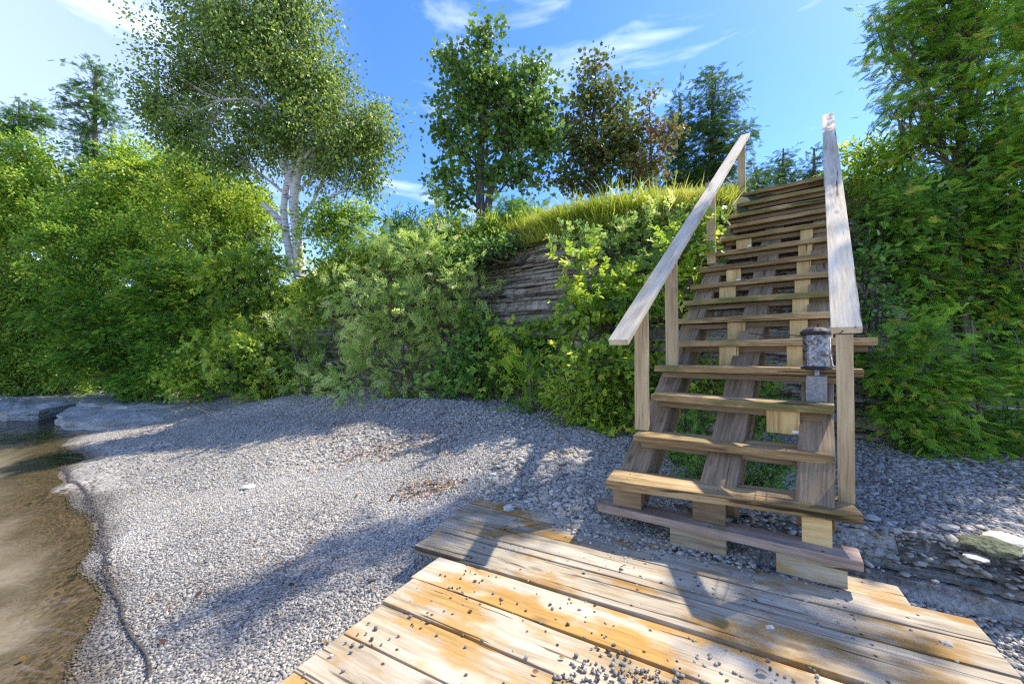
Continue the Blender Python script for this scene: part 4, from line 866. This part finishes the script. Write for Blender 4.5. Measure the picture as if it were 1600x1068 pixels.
exec_plants = True
if exec_plants:
    # --- birch
    plant('birch_tree', 'tall white barked birch with drooping leafy crown on the bank left of centre', 'tree',
          [(400, 70, 125, 95), (300, 110, 75, 60), (245, 150, 48, 40), (480, 120, 95, 90), (545, 190, 62, 60), (420, 190, 130, 55), (350, 20, 90, 60), (585, 190, 34, 55), (450, 5, 60, 60), (575, 265, 30, 40), (290, 190, 55, 40), (430, -60, 90, 60), (510, 240, 60, 38), (360, 235, 60, 30)],
          9.6, 'small', .078, 3.4, 50, .135, BIRCHL, M_BIRCH, trunk=[(468, 432), (466, 380), (458, 320), (464, 275), (474, 240), (455, 180), (430, 120), (415, 40), (405, -60)], tr=.125, seed=1,
          droop=.26, up=.1, tb=.5, ts=.36, thick=.9, tw_r=.007, shell=.25, extra=[([(462, 300), (446, 268), (440, 250)], .10, .07), ([(458, 425), (446, 360), (443, 325), (447, 290), (462, 250)], .095, .06), ([(443, 350), (428, 335), (411, 318)], .08, .06), ([(472, 262), (495, 240), (525, 220), (555, 215)], .11, .04)])
    # --- oak and maple behind
    plant('oak_tree', 'dark green twin stemmed oak alone against the sky in the centre', 'tree',
          [(757, 68, 20, 32), (714, 97, 30, 25), (738, 128, 45, 30), (838, 108, 25, 22), (785, 145, 50, 35), (830, 165, 38, 38), (720, 175, 36, 32), (690, 212, 20, 20), (800, 205, 55, 40), (852, 225, 26, 42), (697, 282, 28, 24), (760, 275, 32, 26), (715, 322, 20, 20), (812, 262, 45, 24), (728, 230, 30, 28)],
          8.2, 'lobed', .095, 5.4, 26, .135, OAKL, M_BARK, trunk=[(752, 352), (750, 300), (752, 230), (757, 150), (757, 60)], tr=.10, seed=2, up=.35, tb=.45, shell=.35, thick=.9,
          extra=[([(760, 350), (765, 300), (790, 240), (815, 190), (835, 120)], .09, .03)])
    plant('maple_tree', 'bronze tinged maple on the bank just right of the oak', 'tree',
          [(931, 108, 16, 20), (925, 150, 34, 28), (962, 175, 30, 30), (960, 215, 42, 34), (897, 210, 26, 40), (930, 245, 45, 30), (985, 235, 26, 34), (880, 280, 30, 16), (925, 285, 40, 18), (995, 275, 26, 18)],
          8.8, 'lobed', .085, 5.0, 24, .135, MAPL, M_BARK, trunk=[(926, 315), (925, 260), (928, 180), (930, 105)], tr=.06, seed=3, up=.35, tb=.42, ts=.28, shell=.35,
          extra=[([(938, 315), (955, 270), (970, 210)], .04, .02), ([(930, 312), (900, 275), (880, 250)], .04, .015)])
    plant('red_leaved_tree', 'small wine red leaved tree between the maple and the dark cedars', 'tree',
          [(1015, 160, 14, 13), (1003, 185, 12, 14), (1035, 205, 20, 16), (1052, 200, 15, 16), (1022, 240, 30, 22), (1010, 275, 30, 18)],
          8.3, 'lobed', .08, 3.2, 18, .11, REDL, M_BARK, trunk=[(1015, 305), (1018, 250), (1015, 165)], tr=.035, seed=4, up=.4, tb=.45, ts=.3)
    # --- background cedars
    def cone_px(u, top, bot, w, n=7, lean=0):
        return [(u + lean * (1 - k / (n - 1)), top + (bot - top) * (k + .4) / n, max(5, w * ((k + .6) / n) ** .8), (bot - top) / n * .75) for k in range(n)]
    def cedar(label, px, d, trunk, seed, size=.15, dens=4.2, per=9, lm=None, sig=.14, tr=.08, group=None, **kw):
        kw.setdefault('up', .45); kw.setdefault('tb', .5)
        return plant('cedar_tree', label, 'tree', px, d, 'spray', size, dens, per, sig, lm or CEDD, M_CEDBARK, trunk=trunk, tr=tr, seed=seed, group=group or 'cedars', shell=.4, outward=.9, coh=1, **kw)
    cedar('dark cedar with the tallest pointed top behind the left handrail', cone_px(1113, 108, 300, 58, 8) + [(1165, 205, 18, 10), (1150, 150, 12, 12)], 10.5, [(1113, 305), (1113, 110)], 11, size=.2)
    cedar('slim dark cedar rising between the red tree and the tallest cedar', cone_px(1062, 150, 300, 32, 6), 10.8, [(1062, 305), (1062, 150)], 12, size=.18)
    cedar('small cedar seen over the top step, left of the other one there', cone_px(1224, 232, 300, 34, 5), 13.5, [(1224, 305), (1224, 232)], 13, size=.2)
    cedar('small cedar seen over the top step, just left of the right handrail', cone_px(1272, 232, 300, 22, 5), 12.8, [(1272, 305), (1272, 232)], 14, size=.2)
    cedar('low cedar between the top post and the top step', cone_px(1182, 258, 305, 30, 4), 12, [(1182, 305), (1182, 262)], 15, size=.2)
    cedar('dark cedar spire standing above the bushes on the left', [(150, 112, 12, 14), (143, 130, 18, 12), (150, 160, 26, 12), (112, 162, 18, 9), (170, 182, 24, 12), (140, 200, 26, 12), (150, 240, 36, 20), (150, 290, 46, 30)], 13, [(152, 400), (150, 300), (148, 200), (150, 105)], 16, size=.2, per=11, tr=.12, lm=DG)
    cedar('dark cedar top at the far left edge above the yellow green trees', [(25, 180, 22, 12), (50, 165, 16, 9), (15, 205, 34, 18), (70, 190, 26, 14)], 14, [(30, 330), (30, 160)], 17, size=.2, lm=DG)

    # --- bushes and trees of the left bank
    G = 'bushes on the left bank'
    def bush(label, px, d, leaf, size, lm, seed, dens=4.2, per=34, sig=.105, group=G, name='bush', cat='bush', **kw):
        kw.setdefault('ts', .32); kw.setdefault('shell', .42)
        plant(name, label, cat, px, d, leaf, size, dens, per, sig, lm, M_BARK, seed=seed, tr=kw.pop('tr', .03), group=group, **kw)
    bush('sunlit yellow green tree at the far left edge under the dark cedar top', [(30, 250, 55, 42), (60, 310, 70, 55), (-40, 300, 70, 80), (10, 360, 60, 50)], 12.8, 'small', .085, YG, 21, cat='tree', name='broadleaf_tree', tb=.6, per=34, tr=.08)
    bush('yellow green tree right of the dark cedar spire', [(200, 255, 50, 35), (235, 290, 60, 45), (170, 320, 60, 45), (275, 260, 30, 26)], 12.2, 'small', .085, YG, 22, cat='tree', name='broadleaf_tree', tb=.55, per=34, tr=.08)
    bush('green tree between the yellow green one and the birch trunk', [(305, 310, 60, 55), (360, 320, 55, 55), (330, 380, 70, 45), (400, 360, 35, 50), (290, 250, 35, 40)], 11.2, 'small', .08, MG, 23, cat='tree', name='broadleaf_tree', tb=.6, per=34, tr=.07)
    bush('leafy tree filling the bank below the dark cedar spire', [(110, 360, 60, 50), (175, 390, 65, 50), (120, 430, 60, 45), (230, 370, 50, 45)], 11.4, 'small', .085, YG, 24, cat='tree', name='broadleaf_tree', tb=.45, per=32, tr=.07)
    bush('shaded bush at the far left edge over the water', [(30, 440, 70, 55), (-40, 470, 70, 80), (40, 510, 60, 50), (20, 560, 60, 36), (90, 555, 50, 40), (40, 592, 70, 22), (-50, 585, 70, 40), (110, 595, 40, 18)], 11.8, 'small', .085, MG, 25, tb=.42, per=30)
    bush('wide cedar bush hanging over the pale rock slab', [(130, 490, 60, 50), (190, 520, 60, 55), (150, 560, 60, 40), (215, 580, 50, 38), (245, 500, 50, 50)], 10.8, 'spray', .15, CEDL, 26, dens=4.0, per=15, tb=.38, coh=1)
    bush('tall cedar bush in the middle of the left bank', [(270, 430, 60, 45), (310, 470, 55, 55), (250, 460, 50, 50), (290, 535, 55, 45)], 10.2, 'spray', .14, CEDL, 27, dens=4.0, per=15, tb=.42, coh=1)
    bush('bright green maple bush at the foot of the left bank', [(290, 585, 42, 34), (330, 600, 34, 20), (310, 560, 36, 30)], 9.4, 'lobed', .085, YG, 28, tb=.6, dens=4.4, per=20)
    bush('cedar bush above the beach right of the rock slab', [(240, 600, 46, 24), (200, 600, 40, 22), (262, 575, 36, 34)], 9.9, 'spray', .13, CEDL, 29, per=14, tb=.45, coh=1)
    bush('green bush under the birch trunk', [(400, 430, 50, 42), (440, 460, 40, 30), (380, 480, 48, 42), (420, 400, 35, 30), (345, 430, 45, 45)], 9.6, 'shoot', .19, MG, 30, tb=.5, per=6)
    bush('sprawling bush at the top of the shingle below the birch', [(380, 560, 52, 42), (430, 540, 46, 40), (450, 585, 46, 30), (400, 600, 40, 20), (345, 560, 36, 36)], 8.5, 'shoot', .19, MG, 31, tb=.5, per=6)
    bush('leafy shrub left of the willow with drooping grey twigs', [(480, 560, 36, 40), (470, 510, 36, 36), (505, 590, 34, 24), (440, 505, 30, 24)], 7.8, 'twig', .26, WILL, 32, per=7, tb=.4, dens=4)
    bush('olive shrub on the bank top right of the birch trunk', [(520, 335, 44, 24), (560, 340, 32, 22), (500, 360, 36, 22), (545, 372, 36, 16)], 9.2, 'small', .07, YG, 33, tb=.5, per=26)
    bush('dense trees closing the view behind the left bank bushes', [(0, 330, 90, 70), (120, 340, 90, 60), (250, 330, 80, 60), (360, 330, 60, 50), (20, 470, 110, 80), (160, 470, 110, 80), (300, 450, 90, 70), (60, 560, 110, 50), (-90, 420, 90, 120), (-90, 560, 90, 60), (190, 560, 90, 50)], 14.5, 'small', .16, DG, 34, cat='trees', name='tree_thicket', tb=.6, per=34, tr=.1, dens=5, thick=.6)
    # --- willow in the centre
    plant('willow_shrub', 'big grey green willow shrub with narrow leaves in front of the cliff', 'shrub',
          [(600, 430, 55, 45), (650, 400, 50, 38), (700, 430, 50, 40), (735, 450, 30, 24), (560, 480, 48, 45), (620, 500, 60, 45), (680, 480, 50, 40), (575, 560, 48, 45), (630, 575, 42, 40), (545, 590, 30, 24), (610, 370, 36, 22), (530, 440, 30, 22), (690, 520, 36, 26)],
          6.4, 'twig', .19, 5.2, 9, .12, WILL, M_BARK, trunk=[(625, 618), (628, 560), (635, 480), (640, 400)], tr=.03, seed=41, tb=.52, ts=.26, shell=.35, outward=1.0, up=.3, twigs=.8,
          extra=[([(622, 618), (590, 540), (560, 470)], .02, .008), ([(630, 618), (665, 540), (710, 450)], .02, .008), ([(632, 618), (680, 560), (700, 520)], .018, .006)])
    # --- plants on the bank rim
    bush('ivy like shrub covering the cliff between the birch and the willow', [(510, 430, 36, 34), (545, 400, 34, 26), (480, 470, 34, 30), (585, 395, 30, 22), (530, 470, 36, 30)], 7.6, 'oval', .07, MG, 56, dens=3.6, sig=.1, tb=.5)
    bush('shrub on the slope between the willow top and the oak foot', [(670, 395, 34, 22), (640, 410, 30, 20), (710, 400, 26, 20), (600, 385, 30, 18)], 6.9, 'lance', .10, YG, 57, dens=4, per=18, sig=.09, tb=.45)
    GR = 'plants on the rim of the cliff'
    bush('leafy plant on the cliff rim left of the oak trunk', [(620, 350, 24, 18), (645, 355, 22, 18), (635, 375, 34, 16)], 7.9, 'lance', .13, DG, 51, group=GR, dens=4, per=16, tb=.7, sig=.08)
    bush('tall thin sumac like plant left of the oak, leaves in ladder pairs', [(688, 320, 9, 12), (690, 345, 10, 14), (684, 295, 6, 8)], 7.6, 'twig', .22, WILL, 52, group=GR, per=5, sig=.05, dens=3, tr=.01)
    bush('low spiky bush on the rim right of the oak trunk', [(795, 335, 26, 16), (830, 330, 24, 14), (812, 350, 44, 16), (850, 352, 26, 14)], 7.1, 'spray', .17, DG, 53, group=GR, per=11, tb=.75, sig=.09)
    bush('green shrub tangle on the rim at the foot of the oak', [(700, 362, 40, 20), (750, 360, 40, 18), (660, 372, 34, 18), (795, 362, 36, 18), (840, 352, 34, 18)], 6.95, 'lance', .10, MG, 54, group=GR, per=16, sig=.09, tb=.55)
    bush('shrub hanging down the cliff below the rim', [(720, 392, 40, 20), (775, 385, 36, 18), (835, 372, 40, 18), (880, 362, 26, 16)], 6.4, 'oval', .06, DG, 55, group=GR, per=18, sig=.08, tb=.6)
    # --- shrubs right of the cliff face up to the steps
    GS = 'shrubs between the bare cliff and the steps'
    bush('berry tipped dogwood shrub right of the bare cliff face', [(930, 450, 48, 45), (900, 490, 34, 40), (960, 500, 45, 45), (905, 420, 26, 26), (890, 465, 24, 20)], 4.95, 'shoot', .21, MG, 61, group=GS, dens=3.8, sig=.1, ts=.3, tb=.58, outward=.8, per=6)
    bush('pale twiggy shrub on the cliff under the grassy rim', [(960, 385, 48, 34), (1010, 370, 46, 36), (920, 375, 30, 22), (1050, 345, 40, 26), (1000, 420, 40, 30)], 5.35, 'shoot', .15, WILL, 62, group=GS, dens=3.8, sig=.1, ts=.3, tb=.42, per=6)
    bush('glossy shrub behind the left handrail', [(1050, 400, 40, 40), (1085, 370, 34, 34), (1040, 450, 34, 40), (1100, 345, 26, 22), (1005, 470, 36, 40)], 4.65, 'shoot', .19, MG, 63, group=GS, dens=3.8, sig=.1, ts=.3, tb=.6, per=6)
    bush('dark leafy shrub behind the lowest left post', [(960, 570, 44, 42), (1000, 560, 34, 50), (920, 560, 34, 38), (1020, 610, 26, 40), (985, 620, 36, 32)], 4.4, 'lobed', .075, MG, 64, group=GS, dens=4.4, per=17, sig=.09, tb=.45)
    bush('wild vine mound in the shaded notch below the bare cliff', [(730, 560, 40, 34), (770, 590, 36, 28), (700, 590, 32, 24), (750, 520, 30, 26), (790, 545, 26, 26)], 6.25, 'lobed', .08, DG, 65, group=GS, dens=4.6, per=18, sig=.1, tb=.75)
    bush('deep green shrub at the cliff foot between the vine mound and the nettles', [(800, 575, 36, 34), (840, 530, 24, 26), (795, 520, 26, 24), (860, 560, 30, 40), (780, 600, 40, 22)], 5.75, 'shoot', .17, MG, 70, group=GS, dens=4, per=6, sig=.1, tb=.38)
    bush('bright nettle clump at the edge of the shingle', [(830, 600, 26, 40), (860, 580, 26, 36), (850, 635, 34, 26), (825, 560, 18, 20)], 5.15, 'twig', .20, YG, 66, group=GS, dens=4.6, sig=.09, tb=.5, per=6)
    bush('sumac sprout at the beach edge, ferny leaves pointing out', [(910, 640, 40, 26), (950, 645, 34, 24), (890, 610, 30, 30), (940, 605, 36, 26)], 4.5, 'lance', .085, MG, 67, group=GS, dens=4.6, per=18, sig=.08, tb=.6)
    bush('low vine runner on the shingle left of the third step', [(960, 672, 30, 8), (990, 660, 24, 14), (930, 668, 26, 8)], 4.2, 'lobed', .07, MG, 68, group=GS, dens=4, per=12, sig=.05, tb=.6)
    bush('small yellow green weed at the top of the shingle under the willow', [(650, 622, 30, 9), (700, 626, 24, 6), (620, 618, 20, 10)], 6.6, 'lance', .06, YG, 69, group=GS, dens=4, per=14, sig=.05, tb=.75)
    # --- growth under and behind the open treads
    GU = 'plants growing under the steps'
    bush('dark fern like growth under the lower treads', [(1080, 660, 30, 36), (1065, 720, 26, 30), (1190, 640, 30, 40), (1180, 700, 34, 26)], 3.45, 'lobed', .06, DG, 71, group=GU, dens=4.4, per=15, sig=.06, tb=.7)
    bush('weeds in the shade beneath the second and third steps', [(1190, 750, 40, 18), (1200, 790, 30, 14), (1090, 740, 20, 20), (1215, 720, 30, 18)], 2.95, 'lance', .05, DG, 72, group=GU, dens=4.2, per=13, sig=.05, tb=.7)
    bush('bush filling the gap between the middle timbers', [(1190, 590, 36, 30), (1100, 600, 34, 36), (1080, 560, 20, 26)], 3.75, 'oval', .06, MG, 73, group=GU, dens=4.4, per=16, sig=.07, tb=.45)
    # --- right side
    GX = 'cedars right of the steps'
    cedar('big cedar with sunlit orange tips filling the upper right', [(1440, 20, 60, 45), (1395, 55, 34, 22), (1375, 25, 22, 14), (1480, 90, 60, 50), (1410, 110, 30, 22), (1430, 160, 45, 28), (1400, 170, 24, 14), (1540, 30, 80, 60), (1575, 130, 50, 60), (1500, 190, 60, 45), (1440, 215, 50, 30), (1550, 240, 70, 60), (1480, 280, 60, 45), (1600, 220, 30, 60), (1460, -20, 60, 24), (1540, -20, 60, 24), (1425, -85, 30, 26, .3), (1408, -165, 36, 26, .3), (1492, -180, 40, 30, .3), (1385, -240, 30, 20, .3), (1450, -262, 36, 24, .3), (1405, -335, 26, 20, .3), (1500, -110, 26, 26, .3), (1350, -190, 20, 12, .3), (1440, -390, 16, 20, .3), (1520, -290, 26, 16, .3)],
          4.7, [(1504, 620), (1502, 480), (1500, 360), (1502, 200), (1510, 40), (1512, 0)], 81, size=.125, dens=3.4, per=16, lm=CEDL, sig=.10, tr=.075, group=GX, tb=.55, ts=.28)
    cedar('sunlit cedar cut off by the right edge of the picture', [(1610, 330, 44, 50), (1625, 240, 44, 50), (1640, 150, 44, 50), (1622, 60, 36, 44), (1665, 20, 44, 50), (1660, 260, 40, 60), (1640, -40, 34, 40), (1782, -360, 48, 58, -.3)],  # last clump is added out of view, to dapple the right handrail's foot with shade
          3.9, [(1660, 640), (1650, 400), (1645, 100), (1660, -60), (1720, -220), (1780, -380)], 86, size=.115, dens=3.8, per=16, lm=CEDL, sig=.085, tr=.05, group=GX, tb=.55, ts=.28)
    bush('tall shaded bush closing the view behind the right hand cedars', [(1430, 330, 50, 60), (1500, 420, 60, 60), (1580, 350, 60, 70), (1440, 470, 50, 50), (1560, 500, 60, 60), (1480, 580, 60, 50), (1600, 600, 50, 60), (1660, 420, 50, 90), (1400, 560, 30, 40), (1540, 620, 60, 40)], 4.35, 'oval', .06, DG, 87, group=GX, dens=4.6, sig=.08, tb=.62, thick=.5)
    cedar('cedar boughs in the middle right, above the near one', [(1420, 330, 50, 40), (1480, 370, 55, 45), (1400, 400, 36, 36), (1550, 350, 60, 55), (1600, 400, 50, 60), (1450, 440, 45, 40), (1520, 450, 50, 45), (1585, 480, 40, 40), (1375, 330, 26, 30)],
          4.2, [(1530, 640), (1512, 540), (1500, 440), (1498, 330)], 82, size=.115, dens=3.8, per=16, lm=CEDL, sig=.085, tr=.05, group=GX, tb=.5, ts=.28)
    cedar('nearest cedar, its low green boughs hanging over the shale', [(1400, 560, 40, 34), (1440, 520, 40, 34), (1470, 600, 50, 42), (1540, 580, 60, 50), (1420, 640, 40, 38), (1500, 680, 60, 42), (1580, 670, 60, 50), (1600, 560, 40, 60), (1450, 700, 40, 26), (1550, 730, 50, 24)],
          3.5, [(1535, 720), (1530, 640), (1525, 590), (1518, 500)], 83, size=.105, dens=4.5, per=16, lm=CEDL, sig=.075, tr=.025, group=GX, tb=.55, ts=.28, base=None)
    bush('sunlit light green shrub beside the top of the right handrail', [(1350, 240, 30, 26), (1330, 280, 24, 26), (1380, 280, 32, 30), (1350, 320, 32, 24), (1390, 235, 26, 20), (1365, 350, 26, 20), (1325, 330, 16, 40), (1410, 260, 26, 26)], 5.0, 'lance', .10, YG, 84, group=GX, dens=4.4, per=20, sig=.09, tb=.6)
    bush('dark undergrowth behind the right post', [(1350, 420, 20, 36), (1370, 480, 26, 30), (1360, 600, 26, 36), (1350, 560, 20, 30), (1370, 660, 26, 30)], 4.0, 'oval', .055, DG, 85, group=GX, dens=4, per=15, sig=.07, tb=.6)

# ------------------------------------------------------------------ grass on the rim
def grass():
    rg = np.random.default_rng(77)
    n = 75000; k = rg.integers(0, len(EDGE), n * 6); E_ = EDGE[k]; s = (E_[:, 0] > -6.5) & (E_[:, 0] < 6.0); k = k[s][:n]; n = len(k)
    j = np.minimum(k + 1, len(EDGE) - 1); t = rg.random(n)[:, None]
    off = np.where(rg.random(n) < .6, -.30 + .38 * rg.random(n), .1 + 1.6 * rg.random(n) ** 1.5)
    p = EDGE[k] * (1 - t) + EDGE[j] * t + EDGEN[k] * off[:, None]
    st = (p - np.array([P0.x, P0.y])) @ np.array([SA.x, SA.y]); keep = ~((st > -.5) & (st < .65)); p, off, k = p[keep], off[keep], k[keep]; n = len(p)
    z = TOPZ + np.interp(off, [-.28, -.24, -.12, 0, .15, .4, 2], [-.42, -.2, -.07, .02, .06, .08, .08]) + .05 * vnoise(np.stack([p[:, 0], p[:, 1], 0 * p[:, 0]], 1), .9) - .01
    P = np.concatenate([p, z[:, None]], 1)
    tv = np.array([(0, -.02, 0), (.35, -.017, .0), (.7, -.011, -.06), (1, 0, -.2), (.7, .011, -.06), (.35, .017, 0), (0, .02, 0)]); tf = [np.array([(0, 1, 5, 6), (1, 2, 4, 5)]), np.array([(2, 3, 4)])]
    D = rg.normal(size=(n, 3)) * [.45, .45, .2] + [0, 0, 1]; hang = off < -.05; D[hang, :2] += -EDGEN[k][hang] * .9; D[hang, 2] -= .3
    S = rg.uniform(.07, .24, n) * (1 + .5 * vnoise(P, 1.1)) * (1 + .9 * (rg.random(n) < .03)); Rm = frames(D, rg.normal(size=(n, 3)))
    tint = np.clip(rg.normal(.48, .24, n) + .4 * vnoise(P, 1.3), 0, 1)
    tag(link('grass', scatter('grass', tv, tf, P, Rm, np.stack([S, S * .9 + .05, S], 1), tint), GRASS), kind='stuff')
grass()

# ------------------------------------------------------------------ dead leaves
def litter():
    rg = np.random.default_rng(91); c = []
    for (u, v, z, n, sp) in [(660, 755, .0, 150, .16), (590, 700, .05, 170, .3), (520, 680, .02, 110, .35), (640, 690, .1, 120, .35), (700, 665, .2, 90, .3), (850, 720, .12, 60, .25), (400, 900, -.2, 40, .5), (1400, 760, .05, 60, .4), (560, 650, .15, 140, .45)]:
        p = onz(u, v, z); q = rg.normal(size=(n, 2)) * [sp, sp * .6] + p[:2]; c.append(q)
    c = np.concatenate(c); c = c[~on_deck(c[:, 0], c[:, 1], .02)]; P = np.stack([c[:, 0], c[:, 1], ground(c[:, 0], c[:, 1]) + .014], 1)
    a = rg.uniform(-1.2, .8, 26); b = rg.uniform(.9, 2.3, 26); P = np.concatenate([P, np.concatenate([a[:, None] * DA + b[:, None] * DB, np.full((26, 1), .008)], 1)])
    n = len(P); D = rg.normal(size=(n, 3)) * [1, 1, .25]; N_ = rg.normal(size=(n, 3)) * .35 + [0, 0, 1]
    tv, tf = TPL['oval']; m = leaf_mat('dead_leaf', [(0.07, 0.035, 0.02), (0.17, 0.08, 0.035), (0.28, 0.15, 0.06), (0.36, 0.24, 0.12)], .15)
    tag(link('leaf_litter', scatter('leaf_litter', tv, tf, P, frames(D, N_), rg.uniform(.018, .045, n), rg.random(n)), m), kind='stuff')
litter()

# ------------------------------------------------------------------ driftwood sticks
def stick(pts, r, label, seed, z=None):
    rg = np.random.default_rng(seed); p = np.array([onz(u, v, zz) for u, v, zz in pts]); p = resample(p, 10) + rg.normal(0, r * .5, (10, 3)); p[:, 2] = np.maximum(p[:, 2], ground(p[:, 0], p[:, 1]) + r)
    tag(link('driftwood_stick', tubes_mesh('driftwood_stick', [(p, np.linspace(r, r * .45, 10), 6)]), M_STICK), label, 'stick', 'driftwood and dead twigs')
stick([(302, 634, -.1), (335, 648, -.1)], .018, 'pale driftwood stick by the shore rocks, the one lying flatter', 1)
stick([(310, 620, -.02), (330, 640, -.1)], .014, 'pale stick leaning up beside the flatter one by the shore rocks', 2)
stick([(868, 684, .16), (890, 700, .15), (906, 712, .14)], .015, 'brown root like stick on the shingle below the nettles', 3)
stick([(610, 642, .24), (655, 634, .26), (690, 630, .26)], .014, 'long bare stick along the top of the shingle under the willow', 4)
stick([(1345, 738, .08), (1400, 736, .1), (1460, 722, .14)], .007, 'thin grey twig on the shale right of the right post', 5)
stick([(1375, 748, .07), (1408, 744, .08)], .005, 'short twig below the long grey one on the shale', 6)
